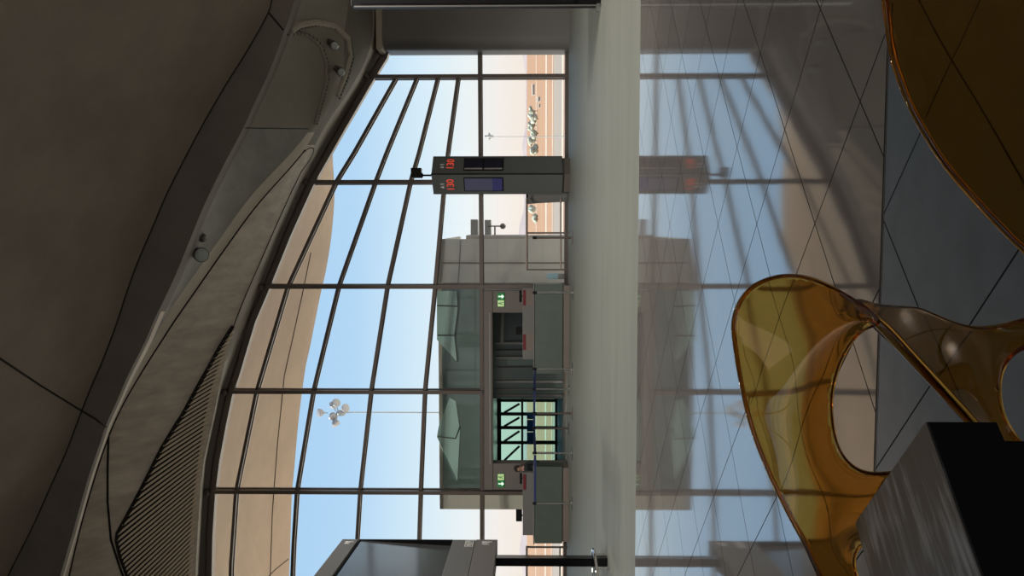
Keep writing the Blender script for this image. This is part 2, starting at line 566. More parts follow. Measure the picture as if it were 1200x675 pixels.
JOINTS = [([(curve_x(L1, y) - 1, y) for y in range(-20, 690, 8)], .018),
          ([(-20, 402), (0, 420), (45, 450), (90, 478), (112, 491), (124, 500), (128, 508)], .018),
          ([(315, 15), (326, 28), (337, 41)], .02),
          ([(127, 512), (126, 550), (126, 588), (130, 633), (141, 667), (150, 690)], .028),
          ([(curve_x(L4, y) + .5, y) for y in range(175, 690, 8)], .024),
          ([(354, 180), (359, 175.5), (364, 173), (367.5, 174), (367, 179), (362.5, 188)] + [(curve_x(L5, y) - 1, y) for y in range(200, 385, 8)], .014),
          ([(287, 150), (326, 150.5), (362, 151)], .010)]
for i, (pp, r_) in enumerate(JOINTS):
    b_ = MB(); b_.tube([hit(x, y, .02 if i == 1 else .0) for x, y in pixel_path(pp)], r_, 6)
    struct(b_.build('trim_%d' % (i + 2), M['joint'], smooth=True))

# rounded curbs with bolt heads around the spotlight niche
for k, (nm, pp, r_) in enumerate((('trim_10', [(340, 37), (350, 29.5), (370, 26), (393, 31), (407, 45), (410, 66), (404, 88), (394, 112)], .075),
                                  ('trim_11', [(338, 40), (350, 39), (360, 41), (369, 47), (376, 55), (382, 73), (383, 93), (377, 118), (369, 145)], .045))):
    path = pixel_path(pp, 4)
    b_ = MB(); b_.tube([hit(x, y, .02) for x, y in path], r_, 8)
    o = struct(b_.build(nm, M['soffit'] if k == 0 else M['niche_a'], smooth=True))
    b_ = MB()
    for x, y in path[::1]:
        c = hit(x + (4 if k == 0 else 2), y + 3 if k == 0 else y, .05)
        b_.lathe([(.035, -.02), (.035, .03), (.02, .05)], c, 8, axis=(CAM - c))
    struct(b_.build('trim_%d' % (12 + k), M['rib'], smooth=True))

# ------------------------------------------------------------------ glass facade (window_1)
Gy = [y for y in range(62, 830, 6)]
G3 = [on_y(curve_x(G, y, True), y, YF) for y in Gy]          # right to left, X falling


def glass_top(x):
    if x >= G3[0].x: return G3[0].z
    for a, c in zip(G3, G3[1:]):
        if c.x <= x <= a.x:
            t = (a.x - x) / (a.x - c.x)
            return a.z + (c.z - a.z) * t
    return G3[-1].z


WXR, WXL = G3[0].x, G3[-1].x
MX = [on_y(565, y, YF).x for y in (90.5, 213.5, 335.5, 458.5, 575.5)]
sp = (MX[0] - MX[-1]) / 4
MX += [MX[-1] - sp, MX[-1] - 2 * sp]
T1 = [(62, 562.5), (213, 563.5), (335, 564.5), (457, 565), (575, 565), (830, 565)]
T2 = [(92, 537), (179, 525), (213, 521), (335, 510), (457, 498), (575, 493), (640, 491), (720, 490), (830, 491)]
T3 = [(92, 513), (179, 491), (213, 481), (335, 454), (457, 435), (575, 422), (640, 418), (720, 416), (830, 418)]
T4 = [(92, 488.5), (179, 453), (213, 440), (335, 397), (457, 367.5), (575, 348), (640, 344), (720, 341), (830, 345)]
T5 = [(92, 464), (179, 415), (213, 394), (337, 337), (458, 301), (575, 277), (662, 271), (720, 270), (830, 275)]

PX0, PX1 = on_y(565, 340, YF).x, on_y(565, 573, YF).x        # the gate portal interrupts the glass below the lower transom
ZT = on_y(565, 450, YF).z
b_ = MB()
xs = sorted(set([WXL + (WXR - WXL) * i / 160 for i in range(161)]))
top = [Vector((x, YF, glass_top(x))) for x in xs]


def pane(poly):
    b_.prism(poly, (0, .012, 0))


xsl = [x for x in xs if x <= PX1]; xsr = [x for x in xs if x >= PX0]
for seq, zb in ((sorted(xsl + [PX1]), .02), (sorted([PX0] + xsr), .02), (sorted([PX1] + [x for x in xs if PX1 < x < PX0] + [PX0]), ZT)):
    # closed ribbon: one thin sheet following the arched head
    lo = [Vector((x, YF, zb)) for x in seq]; hi = [Vector((x, YF, glass_top(x))) for x in seq]
    n_ = len(seq)
    b_.add(lo + hi, [(i, i + 1, n_ + i + 1, n_ + i) for i in range(n_ - 1)])
win = struct(b_.build('window_1', M['glass']))
for x in MX:
    b_ = MB()
    zb = ZT if PX1 - .02 < x < PX0 + .02 else 0
    b_.box((x - .05, YF - .20, zb), (x + .05, YF - .02, glass_top(x)))
    b_.box((x - .07, YF - .03, zb), (x + .07, YF + .05, glass_top(x)))
    b_.build('mullion', M['frame'], win)
for tab in (T1, T2, T3, T4, T5):
    b_ = MB()
    pts = [on_y(interp(tab, y), y, YF - .06) for y in range(int(tab[0][0]), 826, 8)]
    b_.sweep(pts, .085, .16)
    b_.sweep([p + Vector((0, .07, 0)) for p in pts], .13, .05)
    b_.build('transom', M['frame'], win)
b_ = MB(); b_.sweep([p + Vector((0, -.06, -.03)) for p in G3], .16, .22); b_.box((WXR - .02, YF - .25, 0), (WXR + .12, YF + .1, G3[0].z)); b_.build('frame', M['frame'], win)
b_ = MB(); b_.box((WXL, YF - .12, 0), (PX1, YF + .06, .09)); b_.box((PX0, YF - .12, 0), (WXR, YF + .06, .09)); b_.build('sill', M['frame'], win)
# small end brackets where the mullions meet the arch
b_ = MB()
for x in MX[:5]:
    c = Vector((x, YF - .26, glass_top(x) + .10)); b_.lathe([(.05, -.10), (.08, -.06), (.08, .06), (.05, .10)], c, 10, axis=(0, 1, 0))
b_.build('bracket', M['frame'], win, smooth=True)
b_ = MB(); b_.box((XL, YF - .1, -.1), (WXL, YF + .25, 16)); struct(b_.build('wall_front', M['wall']))

# pier at the right-hand end of the glass, with a rounded corner
pz = on_y(446, 30, YF - 1).z
x0 = on_y(560, 61, YF - .2).x
b_ = MB()
prof = [(x0, YF + .2), (x0, YF - .35)] + [(x0 + .35 - .35 * math.cos(a), YF - .35 - .35 * math.sin(a)) for a in [i * PI / 16 for i in range(1, 9)]] + [(XR, YF - .7), (XR, YF + .2)]
b_.prism([Vector((x, y, 0)) for x, y in prof], (0, 0, pz))
pier = struct(b_.build('wall_pier', M['pier'], smooth=True))
b_ = MB(); b_.box((x0 - .05, YF - .85, pz), (XR, YF + .2, pz + .16)); b_.build('ledge', M['soffit'], pier, bevel=.03)

# ------------------------------------------------------------------ rear of the hall: a second glass front that lets daylight in
b_ = MB(); b_.box((XL, YB - .4, -.4), (-12, YB, 16)); b_.box((5, YB - .4, -.4), (XR, YB, 16)); b_.box((-12, YB - .4, 6.6), (5, YB, 16))
struct(b_.build('wall_back', M['wall']))
b_ = MB(); b_.add([(-12, YB - .2, 0), (5, YB - .2, 0), (5, YB - .2, 6.6), (-12, YB - .2, 6.6)], [(0, 1, 2, 3)])
w2 = struct(b_.build('window_2', M['glass']))
b_ = MB()
for i in range(8):
    x = -12 + i * 17 / 7; b_.box((x - .06, YB - .3, 0), (x + .06, YB - .05, 6.6))
for z in (.05, 1.5, 3.0, 4.5, 6.5):
    b_.box((-12, YB - .3, z - .05), (5, YB - .06, z + .05))
b_.build('frame', M['frame'], w2)

# ------------------------------------------------------------------ slatted air grille in the arch
GL = [(273, 382), (258, 406), (245, 430), (230, 457), (215, 485), (201, 507), (190, 525), (165, 575), (148, 607), (138, 625), (137, 634), (141, 652), (150, 676), (160, 700)]
GR = [(275, 384), (266, 410), (256, 440), (249, 466), (243, 495), (236, 540), (230, 590), (226, 640), (224, 700)]
poly = GL + GR[::-1]


def clip_line(p0, p1, poly):
    out = []
    for a, c in zip(poly, poly[1:] + poly[:1]):
        d1 = (p1[0] - p0[0], p1[1] - p0[1]); d2 = (c[0] - a[0], c[1] - a[1])
        den = d1[0] * d2[1] - d1[1] * d2[0]
        if abs(den) < 1e-9: continue
        t = ((a[0] - p0[0]) * d2[1] - (a[1] - p0[1]) * d2[0]) / den
        u = ((a[0] - p0[0]) * d1[1] - (a[1] - p0[1]) * d1[0]) / den
        if 0 <= u < 1: out.append(t)
    return sorted(out)


gc = hit(200, 560)
grille = thing('air_grille', 'large slatted tan air grille set into the concrete arch above the glass', 'air grille', gc)
b_ = MB(); b_.tube([hit(x, y, .03) for x, y in pixel_path(GL, 5)], .055, 6); b_.build('frame', M['joint'], grille, smooth=True)  # dark tube draws the shadow line along this edge of the grille
b_ = MB()
bt = MB()
cols = 14
gys = list(range(384, 700, 6))
for y in gys:
    xl = interp([(b2, a2) for a2, b2 in GL], y); xr = interp([(b2, a2) for a2, b2 in GR], y)
    for k in range(cols + 1):
        bt.v.append(hit(xl + (xr - 4 - xl) * k / cols, y, .008))
for i in range(len(gys) - 1):
    for k in range(cols):
        a = i * (cols + 1) + k
        bt.f.append((a, a + 1, a + cols + 2, a + cols + 1)); bt.mi.append(0)
bt.build('backing', M['joint'], grille)
for k in range(68):
    ye = 388.5 + 5.55 * k                    # where the slat meets the inner edge
    xe = interp([(b2, a2) for a2, b2 in GR], ye)
    sl = interp([(388, .62), (440, .60), (500, .66), (560, .82), (640, 1.0), (800, 1.05)], ye)
    p0, p1 = (xe + 3, ye - 3 * sl), (xe - 200, ye + 200 * sl)
    ts = clip_line(p0, p1, poly)
    if len(ts) < 2: continue
    a = (p0[0] + (p1[0] - p0[0]) * ts[0], p0[1] + (p1[1] - p0[1]) * ts[0])
    c = (p0[0] + (p1[0] - p0[0]) * ts[1], p0[1] + (p1[1] - p0[1]) * ts[1])
    n_ = 10
    pts = [hit(a[0] + (c[0] - a[0]) * i / n_, a[1] + (c[1] - a[1]) * i / n_, .055) for i in range(n_ + 1)]
    b_.tube(pts, [.031] * (n_ + 1), 6)
b_.build('slats', M['slat'], grille, smooth=True)


# ------------------------------------------------------------------ spotlights on the vault
def spotlight(name, px, py, label, r_, tilt):
    c = hit(px, py, .02)
    t = thing(name, label, 'spotlight', c, 0, 'spotlights on the vault')
    d = (CAM - c).normalized()
    d = (d + Vector(tilt)).normalized()
    MB().lathe([(r_ * .7, -.02), (r_ * .75, .05), (r_ * .35, .09), (r_ * .3, .16)], c, 16, axis=d).build('mount', M['fitting'], t, smooth=True)
    MB().lathe([(r_ * .55, .14), (r_ * .95, .20), (r_ * 1.05, .36), (r_ * 1.0, .38)], c, 20, axis=d).build('housing', M['fitting'], t, smooth=True)
    MB().lathe([(r_ * .9, .375), (r_ * .9, .385), (r_ * .6, .42), (.02, .44)], c, 20, axis=d).build('lens', M['lens'], t, smooth=True)
    return t


spotlight('spotlight', 386, 49, 'small glass spotlight in the bolted niche, the one nearer the dome', .10, (-.3, 0, -.4))
spotlight('spotlight', 394, 80, 'small glass spotlight in the bolted niche, the one nearer the glass', .10, (-.3, 0, -.4))
spotlight('spotlight', 231, 297, 'round swivel spotlight at the end of the grey niche, by the rib', .16, (-.1, 0, -.3))
c = hit(238, 279, .03)
tb = MB().lathe([(.05, 0), (.09, .02), (.10, .12), (.06, .2), (.03, .24)], c, 12, axis=(CAM - c)).build('spotlight_bracket', M['fitting'], smooth=True)
tag(tb, 'small rusty lamp bracket just above the round swivel spotlight', 'lamp bracket')

# ------------------------------------------------------------------ outside: canopy over the apron side
SK = [(120, 398), (150, 393), (180, 390), (226, 392), (260, 390), (287, 387), (322, 381), (343, 376), (408, 363), (431, 358), (492, 350), (548, 345), (582, 342), (647, 340), (720, 338), (830, 345)]
b_ = MB()
ysc = list(range(120, 722, 6))
nrow = 6
for y in ysc:
    a = on_y(curve_x(G, y, True) - 6, y, YF + .12)
    e = on_y(smooth_interp(SK, y), y, 31.0)
    for k in range(nrow):
        t = k / (nrow - 1)
        p = a.lerp(e, t); p.z += .35 * math.sin(PI * t)
        b_.v.append(p)
    b_.v.append(e + Vector((0, .15, .45)))
    b_.v.append(a + Vector((0, 0, .9)))
nc = nrow + 2
for i in range(len(ysc) - 1):
    for k in range(nc):
        k2 = (k + 1) % nc
        b_.f.append((i * nc + k, i * nc + k2, (i + 1) * nc + k2, (i + 1) * nc + k)); b_.mi.append(0)
b_.f.append(tuple(range(nc))); b_.mi.append(0)
b_.f.append(tuple((len(ysc) - 1) * nc + k for k in range(nc))); b_.mi.append(0)
can = struct(b_.build('roof_canopy', M['canopy'], smooth=True))
CC = BVHTree.FromPolygons(b_.v, b_.f)


def hit_c(px, py):
    loc = CC.ray_cast(CAM, ray(px, py).normalized())[0]
    return loc if loc is not None else on_y(px, py, 27)


b_ = MB(); b_.tube([hit_c(x, y) for x, y in pixel_path([(364, 296), (354, 345), (342, 400), (333, 440), (325, 520), (319, 600), (316, 690)], 8)], .022, 6)
b_.tube([hit_c(x, y) for x, y in pixel_path([(338, 655), (322, 668), (308, 682)], 8)], .018, 6)
b_.build('joint', M['joint'], can, smooth=True)

# ------------------------------------------------------------------ outside: airfield
GZ = -5.0


def strip(name, px_far, px_near, mat, z, x0=-900, x1=900):
    y1 = on_z(px_far, 337, GZ).y; y0 = on_z(px_near, 337, GZ).y
    b_ = MB(); b_.box((x0, y0, GZ - .5), (x1, y1, GZ + z)); return struct(b_.build(name, mat))


b_ = MB(); b_.box((-4000, 24, GZ - 1), (4000, 5200, GZ - .02)); struct(b_.build('ground', M['sand']))
b_ = MB(); b_.box((-900, 24, GZ - .5), (900, on_z(664, 337, GZ).y, GZ + .02)); struct(b_.build('ground_apron', M['apron']))
strip('ground_taxiway', 648.5, 658, M['taxi'], .03)
strip('trim_20', 658, 660, M['pale_strip'], .03)
strip('trim_21', 639, 640.6, M['pale_strip'], .04, -1500, 1500)
strip('trim_22', 627.8, 628.5, M['pale_strip'], .04, -2500, 2500)
strip('trim_23', 646.8, 647.6, M['pale_strip'], .04, -1500, 1500)
b_ = MB()
rnd = random.Random(3)
prev = None
vs = []
N_ = 160
for i in range(N_ + 1):
    x = -3200 + 6400 * i / N_
    h = 20 + 16 * math.sin(i * .17 + 1) + 10 * math.sin(i * .43) + 5 * math.sin(i * 1.1 + 2)
    vs += [(x, 4300, GZ - 2), (x, 4600, GZ + max(6, h)), (x, 5000, GZ - 2)]
b_.add(vs, [q for i in range(N_) for q in ((3 * i, 3 * i + 3, 3 * i + 4, 3 * i + 1), (3 * i + 1, 3 * i + 4, 3 * i + 5, 3 * i + 2))])
struct(b_.build('hills', M['hill'], smooth=True))


def blob(b_, c, r_, sq, rnd, mi=0):
    bm = bmesh.new(); bmesh.ops.create_icosphere(bm, subdivisions=2, radius=1)
    vs = [Vector((v.co.x * r_, v.co.y * r_, v.co.z * r_ * sq)) * (1 + rnd.uniform(-.16, .16)) + Vector(c) for v in bm.verts]
    fs = [tuple(v.index for v in f.verts) for f in bm.faces]
    bm.free()
    b_.add(vs, fs, mi)


TREES = [(130, 626, 3.2, ''), (139.5, 627.5, 3.4, ''), (147, 625.5, 3.4, ''), (156.5, 627.5, 4.0, ''), (165, 625.5, 4.4, ''), (176, 627.5, 4.8, ''), (232, 627, 4.6, ''), (244, 625, 4.2, ''), (257, 627.5, 4.8, '')]
wh = ['beside the pale shed', 'second from the pale shed', 'third from the pale shed', 'just before the light mast', 'just past the light mast', 'right of the gate pylon',
      'just past the gate pylon, behind the rounded podium', 'in the gap between podium and thin post', 'nearest the beige bridge block']
for (py, px, r_, _), w in zip(TREES, wh):
    g = on_z(px + 3.5, py, GZ)
    sc_ = g.y / 975
    R_ = 4.6 * sc_ * 1.0
    t = thing('tree', 'distant grey green tree on the airfield, ' + w, 'tree', (g.x, g.y, GZ), 0, 'trees across the airfield')
    b_ = MB()
    for _k in range(6):
        blob(b_, (g.x + rnd.uniform(-R_, R_) * .9, g.y + rnd.uniform(-R_, R_) * .5, GZ + R_ * rnd.uniform(.7, 1.9)), R_ * rnd.uniform(.55, .8), .9, rnd)
    b_.build('crown', M['tree'], t, smooth=True)
    MB().tube([(g.x, g.y, GZ - .02), (g.x, g.y, GZ + R_)], R_ * .09, 6).build('trunk', M['bark'], t)

for i, (py, px, wpx, hpx, lab) in enumerate(((105, 626.5, 12, 3.0, 'long low white shed far across the airfield'), (116, 633, 5, 3.2, 'small white hut in front of the trees, left of the long shed'), (124, 633, 4, 2.2, 'tiny white hut beside the distant trees, nearer the mast'))):
    g = on_z(px, py, GZ); s_ = g.y / 975
    t = thing('airfield_shed', lab, 'shed', (g.x, g.y, GZ), 0, 'sheds on the airfield')
    MB().box((g.x - wpx * s_ / 2, g.y, GZ - .02), (g.x + wpx * s_ / 2, g.y + 5 * s_, GZ + hpx * s_ * .8)).build('walls', M['building'], t)
    MB().prism([(g.x - wpx * s_ / 2 - .3, g.y - .3, GZ + hpx * s_ * .8), (g.x - wpx * s_ / 2 - .3, g.y + 5 * s_ + .3, GZ + hpx * s_ * .8), (g.x - wpx * s_ / 2 - .3, g.y + 2.5 * s_, GZ + hpx * s_ * 1.05)], (wpx * s_ + .6, 0, 0)).build('roof', M['beige'], t)


def light_mast(px_base, py, px_top, dist_px, label, heads, lamp_r, pole_r):
    g = on_z(dist_px, py, GZ)
    tp = on_y(px_top, py, g.y)
    t = thing('floodlight_mast', label, 'floodlight mast', (g.x, g.y, GZ), 0, 'floodlight masts')
    MB().lathe([(pole_r * 1.5, -.02), (pole_r * 1.4, .4), (pole_r, .6), (pole_r * .6, tp.z - GZ)], (g.x, g.y, GZ), 10).build('pole', M['mast'], t, smooth=True)
    MB().lathe([(pole_r * 1.5, -.6), (pole_r * 3.2, -.4), (pole_r * 3.2, .1), (pole_r * 1.4, .3)], tp, 12).build('head_frame', M['mast'], t, smooth=True)
    for (dx, dy, dz, ax) in heads:
        c = tp + Vector((dx, dy, dz))
        lb = MB()
        lb.lathe([(lamp_r * .35, -lamp_r * 1.0), (lamp_r * .8, -lamp_r * .5), (lamp_r, lamp_r * .2), (lamp_r * .9, lamp_r * .35), (lamp_r * .5, lamp_r * .45)], c, 12, axis=ax)
        lb.tube([tp + Vector((dx * .2, dy * .2, dz * .6)), c], pole_r * .5, 6)
        lb.build('floodlight', M['lampface'], t, smooth=True)
    return t


s_ = on_z(675, 160, GZ).y / 975
light_mast(665, 160, 573, 675, 'slender floodlight mast out on the apron, right of the gate pylon', [(0, -.3, 3.5 * s_, (0, -1, .3)), (3.2 * s_, 0, -.5 * s_, (.8, -.5, -.4)), (-3.2 * s_, 0, -.5 * s_, (-.8, -.5, -.4))], 1.4 * s_, .6 * s_)
s_ = on_z(690, 484, GZ).y / 975
light_mast(665, 484, 398, 690, 'tall floodlight mast behind the jet bridge, big lamp cluster in the sky', [
    (13 * s_, -.3, 3 * s_, (.6, -.6, -.5)), (9 * s_, .3, 8 * s_, (.7, -.3, -.2)), (1 * s_, -.3, 23 * s_, (0, -.5, .6)), (-12 * s_, -.3, 4 * s_, (-.7, -.4, -.5)), (-4 * s_, 0, 8 * s_, (-.3, -.7, -.4)), (7 * s_, -.4, -8 * s_, (.3, -.6, -.6))], 5.2 * s_, 1.1 * s_)

# ------------------------------------------------------------------ outside: jet bridge block behind the gate
yA, yB_, yC = YF + .5, 25.6, 27.6
zt = on_y(512.5, 337, yA + .25).z - .13
pR = on_y(600, 280, 24.9); pR0 = on_y(600, 337, yA + .25)
pL0 = on_y(600, 575, yA + .25); pL = on_y(600, 597, 23.7)
jb = thing('jet_bridge', 'beige clad jet bridge block with teal front behind the gate door', 'jet bridge', (pR0.x - 2.6, yA + 2, GZ))


def wallseg(b_, a, c, z0, z1, th, mi=0):
    a = Vector((a.x, a.y, 0)); c = Vector((c.x, c.y, 0))
    d = (c - a).normalized(); n_ = Vector((-d.y, d.x, 0)) * th
    b_.add([a + Vector((0, 0, z0)), c + Vector((0, 0, z0)), c + n_ + Vector((0, 0, z0)), a + n_ + Vector((0, 0, z0)),
            a + Vector((0, 0, z1)), c + Vector((0, 0, z1)), c + n_ + Vector((0, 0, z1)), a + n_ + Vector((0, 0, z1))],
           [(0, 3, 2, 1), (4, 5, 6, 7), (0, 1, 5, 4), (1, 2, 6, 5), (2, 3, 7, 6), (3, 0, 4, 7)], mi)


zr = on_y(512.5, 337, yA + .25).z
b_ = MB()
wallseg(b_, pR0, pR, GZ, zr - .02, .12)                              # flank running back to the right
b_.build('flank_wall', M['beige'], jb)
b_ = MB()
wallseg(b_, pL, pL0, GZ, zr - .02, .12)
b_.build('flank_wall', M['beige'], jb)
b_ = MB()
n_ = Vector((0, -.012, 0))
for y, x0_, x1_ in ((308, 519, 665), (332, 519, 665)):
    a = on_plane(x0_, y, Vector((pR0.x, pR0.y, 0)), Vector((-(pR - pR0).y, (pR - pR0).x, 0)).normalized())
    c = on_plane(x1_, y, Vector((pR0.x, pR0.y, 0)), Vector((-(pR - pR0).y, (pR - pR0).x, 0)).normalized())
    b_.beam(a + n_, c + n_, .03, .03)
nn = Vector((-(pR - pR0).y, (pR - pR0).x, 0)).normalized()
a = on_plane(540, 282, Vector((pR0.x, pR0.y, 0)), nn); c = on_plane(537, 334, Vector((pR0.x, pR0.y, 0)), nn)
b_.beam(a + n_, c + n_, .03, .03)
b_.build('cladding_joint', M['frame'], jb)
# upper front, teal cladding above the portal
b_ = MB(); b_.box((pL0.x + .02, yA + .25, ZT + .02), (pR0.x - .02, yA + .37, zt)); tf = b_.build('teal_front', M['teal'], jb)
for pp in ([(512, 341), (512, 398), (535, 423), (533, 393), (536, 362), (536, 341)], [(527, 466), (514, 500), (512, 512), (536, 563), (539, 505), (534, 470)]):  # pale teal shapes paint reflections onto the front cladding
    b_ = MB(); b_.prism([on_y(x, y, yA + .22) for x, y in pp], (0, .035, 0)); b_.build('painted_reflection', M['teal_reflection'], tf)
b_ = MB()
for pp in ([(512, 358), (536, 359)], [(513, 393), (533, 393)], [(536, 341), (537, 362), (533, 393), (536, 424)], [(513, 512), (534, 514), (539, 500)]):  # dark outlines of the painted reflections
    q = [on_y(x, y, yA + .21) for x, y in pp]
    b_ = MB(); b_.tube(q, .02, 6); b_.build('reflection_edge', M['truss'], tf)
# roof of the block
b_ = MB(); b_.prism([Vector((pL0.x, pL0.y, zr - .12)), Vector((pR0.x, pR0.y, zr - .12)), Vector((pR.x, pR.y, zr - .12)), Vector((pR.x, 31, zr - .12)), Vector((pL.x, 31, zr - .12)), Vector((pL.x, pL.y, zr - .12))], (0, 0, .10)); b_.build('roof', M['beige'], jb)
b_ = MB(); wallseg(b_, pR0, pR, zr - .02, zr + .1, .14); b_.build('parapet', M['building'], jb)
# service block with wall units beyond its far right side
sY = pR.y + 4
sx0, sx1, sz = on_y(600, 292, sY).x, on_y(600, 275.5, sY).x, on_y(546, 280, sY).z
sb = thing('service_block', 'pale service block with grey wall units peeping out behind the beige jet bridge', 'service block', ((sx0 + sx1) / 2, sY + 1, GZ))
MB().box((sx0, sY, GZ), (sx1, sY + 2, sz)).build('body', M['building'], sb, bevel=.03)
for x0_, x1_, y0_ in ((551, 559.5, 257), (567.5, 575, 257.5)):
    a = on_y(x0_, y0_, sY); c = on_y(x1_, y0_, sY)
    MB().box((sx1 - .05, sY + .2, c.z), (a.x, sY + .8, a.z)).build('wall_unit', M['mast'], sb, bevel=.02)
b_ = MB(); q0 = on_y(580, 265, sY + .2)
b_.tube([Vector((sx1 - .05, q0.y, q0.z)), q0], .03, 6); b_.tube([q0 + Vector((0, 0, .25)), q0, on_y(586, 265, sY + .2)], .025, 6); b_.lathe([(.03, -.2), (.1, -.14), (.1, -.05), (.04, 0)], on_y(586, 265, sY + .2), 10)
b_.build('bracket_light', M['frame'], sb, smooth=True)
a = on_y(641, 320.5, YF + .32); c = on_y(661, 327, YF + .32)
t = thing('noticeboard', 'pale blue small notice board low outside, left of the railing', 'notice board', ((a.x + c.x) / 2, YF + .35, 0))
MB().box((c.x, YF + .33, c.z), (a.x, YF + .37, a.z)).build('board', M['paleblue'], t)
MB().box((c.x, YF + .30, c.z), (a.x, YF + .33, c.z + .17)).build('ledge', M['building'], t)
MB().box((c.x + .02, YF + .345, -.1), (a.x - .02, YF + .36, c.z)).build('foot', M['mast'], t)

# ------------------------------------------------------------------ gate portal (door_1) and the corridor beyond
xr0, xr1 = on_y(600, 340, YF).x, on_y(600, 366, YF).x
xl1, xl0 = on_y(600, 542, YF).x, on_y(600, 573, YF).x
zh = on_y(577.5, 450, YF).z
b_ = MB(); b_.box((xl0, YF - .12, zh), (xr0, YF + .25, ZT))
door = struct(b_.build('door_1', M['portal'], bevel=.01))
b_ = MB(); b_.box((xr1, YF - .10, 0), (xr0, YF + .25, zh)); b_.build('jamb', M['portal'], door, bevel=.01)
b_ = MB(); b_.box((xl0, YF - .10, 0), (xl1, YF + .25, zh)); b_.build('jamb', M['portal'], door, bevel=.01)
b_ = MB(); z1 = on_y(574, 450, YF).z; b_.box((xl1, YF - .14, z1 - .03), (xr1, YF - .121, z1 + .01)); b_.build('track', M['mast'], door)
cY = 30.0
cx0, cx1 = on_y(600, 548, cY).x - .2, on_y(600, 360, YF + .3).x
zc = zh + .12
cxn = on_y(600, 558, YF + .4).x
foot = [Vector((cxn, YF + .352, 0)), Vector((cx1, YF + .352, 0)), Vector((cx1, cY + .3, 0)), Vector((cx0, cY + .3, 0)), Vector((cx0, 27, 0))]
b_ = MB(); b_.prism([p + Vector((0, 0, -.3)) for p in foot], (0, 0, .3)); struct(b_.build('floor_bridge', M['corridor_floor']))
b_ = MB(); b_.prism([p + Vector((0, 0, zc)) for p in foot], (0, 0, .1)); struct(b_.build('ceiling_bridge', M['corridor']))
b_ = MB(); b_.prism([Vector((cxn - .02, YF + .352, -.3)), Vector((cxn - .02, YF + .352, zc)), Vector((cx0 - .02, 27, zc)), Vector((cx0 - .02, 27, -.3))], (-.05, 0, 0)); b_.box((cx0 - .06, 27, -.3), (cx0 - .01, cY + .3, zc)); struct(b_.build('wall_bridge_left', M['corridor']))
b_ = MB(); b_.box((cx1, YF + .26, -.3), (cx1 + .1, cY + .3, zc)); struct(b_.build('wall_bridge', M['corridor']))
# dark glazed doors on the right half of the corridor
xd0, xd1 = on_y(600, 467, 25.2).x, cx1
dl = struct(MB().box((xd0, 25.2, 0), (xd1, 25.26, zc)).build('door_2', M['corridor']))
for i, y in enumerate((402, 411, 419, 431, 447, 456, 463)):
    x = on_y(600, y, 25.15).x
    MB().box((x - (.02 if i % 2 else .032), 25.1, .02), (x + (.02 if i % 2 else .032), 25.19, zc - .12)).build('stile', M['mast'] if i in (0, 2, 4) else M['grey_panel'], dl)
MB().box((on_y(600, 428, 25.1).x, 25.12, on_y(624, 420, 25.1).z), (on_y(600, 419.5, 25.1).x, 25.19, on_y(595, 420, 25.1).z)).build('panel', M['teal'], dl)
b_ = MB(); q = [on_y(589, 366, 24.4), on_y(588, 402, 24.4)]; b_.tube(q, .06, 8); tag(b_.build('ceiling_pipe', M['mast'], smooth=True), 'grey pipe under the corridor ceiling behind the right gate counter', 'pipe')
# glazed truss wall at the far end, daylight behind it
xa, xb = on_y(600, 540, cY).x, on_y(600, 466, cY).x
w3 = struct(MB().box((xa, cY + .05, .0), (xb, cY + .06, zc)).build('window_3', M['tealglass']))
ztr = on_y(612, 500, cY).z
b_ = MB(); b_.box((xa, cY - .06, ztr - .04), (xb, cY + .04, ztr + .04)); b_.box((xa, cY - .06, zc - .14), (xb, cY + .04, zc)); b_.box((xa, cY - .06, 0), (xb, cY + .04, .08)); b_.build('rail', M['truss'], w3)
bays = [541, 518.5, 501, 485, 469]
for i, y in enumerate(bays):
    x = on_y(600, y, cY).x
    MB().box((x - .055, cY - .05, 0), (x + .055, cY + .03, zc)).build('column', M['truss'], w3)
    if i < 4:
        x2 = on_y(600, bays[i + 1] + 4, cY).x
        MB().beam((x + .05, cY - .02, zc - .25), (x2, cY - .02, ztr + .1), .075, .05).build('brace', M['truss'], w3)
MB().box((cx0, cY, -.3), (xa, cY + .1, zc)).build('wall_bridge_end', M['corridor'])
struct(bpy.data.objects['wall_bridge_end'])
MB().box((xb, cY, -.3), (cx1, cY + .1, zc)).build('wall_bridge_back', M['corridor'])
struct(bpy.data.objects['wall_bridge_back'])
bs = thing('bridge_sign', 'bright blue board standing in the jet bridge corridor by its window', 'sign board', on_z(653, 503).freeze() if False else Vector((on_y(600, 503, cY - .5).x, cY - .5, 0)))
za, zb = on_y(617.5, 500, cY - .5).z, on_y(625.5, 500, cY - .5).z
for y0_, y1_ in ((485, 491), (492, 505.5), (506.5, 520)):
    MB().box((on_y(600, y1_, cY - .5).x, cY - .52, zb), (on_y(600, y0_, cY - .5).x, cY - .48, za)).build('panel', M['blue'], bs)
for y in (487, 517):
    x = on_y(600, y, cY - .5).x; MB().tube([(x, cY - .46, 0), (x, cY - .46, za - .03)], .018, 6).build('leg', M['grey_panel'], bs)


for (lx, ly, w_) in (((cxn + cx1) / 2, 23.44, 'added light panel, out of view, brightening the jet bridge corridor'),):
    t = thing('added_corridor_light', w_, 'added light', (lx, ly, zc))
    MB().box((lx - .62, ly - .17, zc - .05), (lx + .62, ly + .17, zc)).build('housing', M['fitting'], t)  # added lamp, hidden above the door head, to light the corridor
    MB().box((lx - .58, ly - .13, zc - .058), (lx + .58, ly + .13, zc - .051)).build('diffuser', M['corridor_glow'], t)


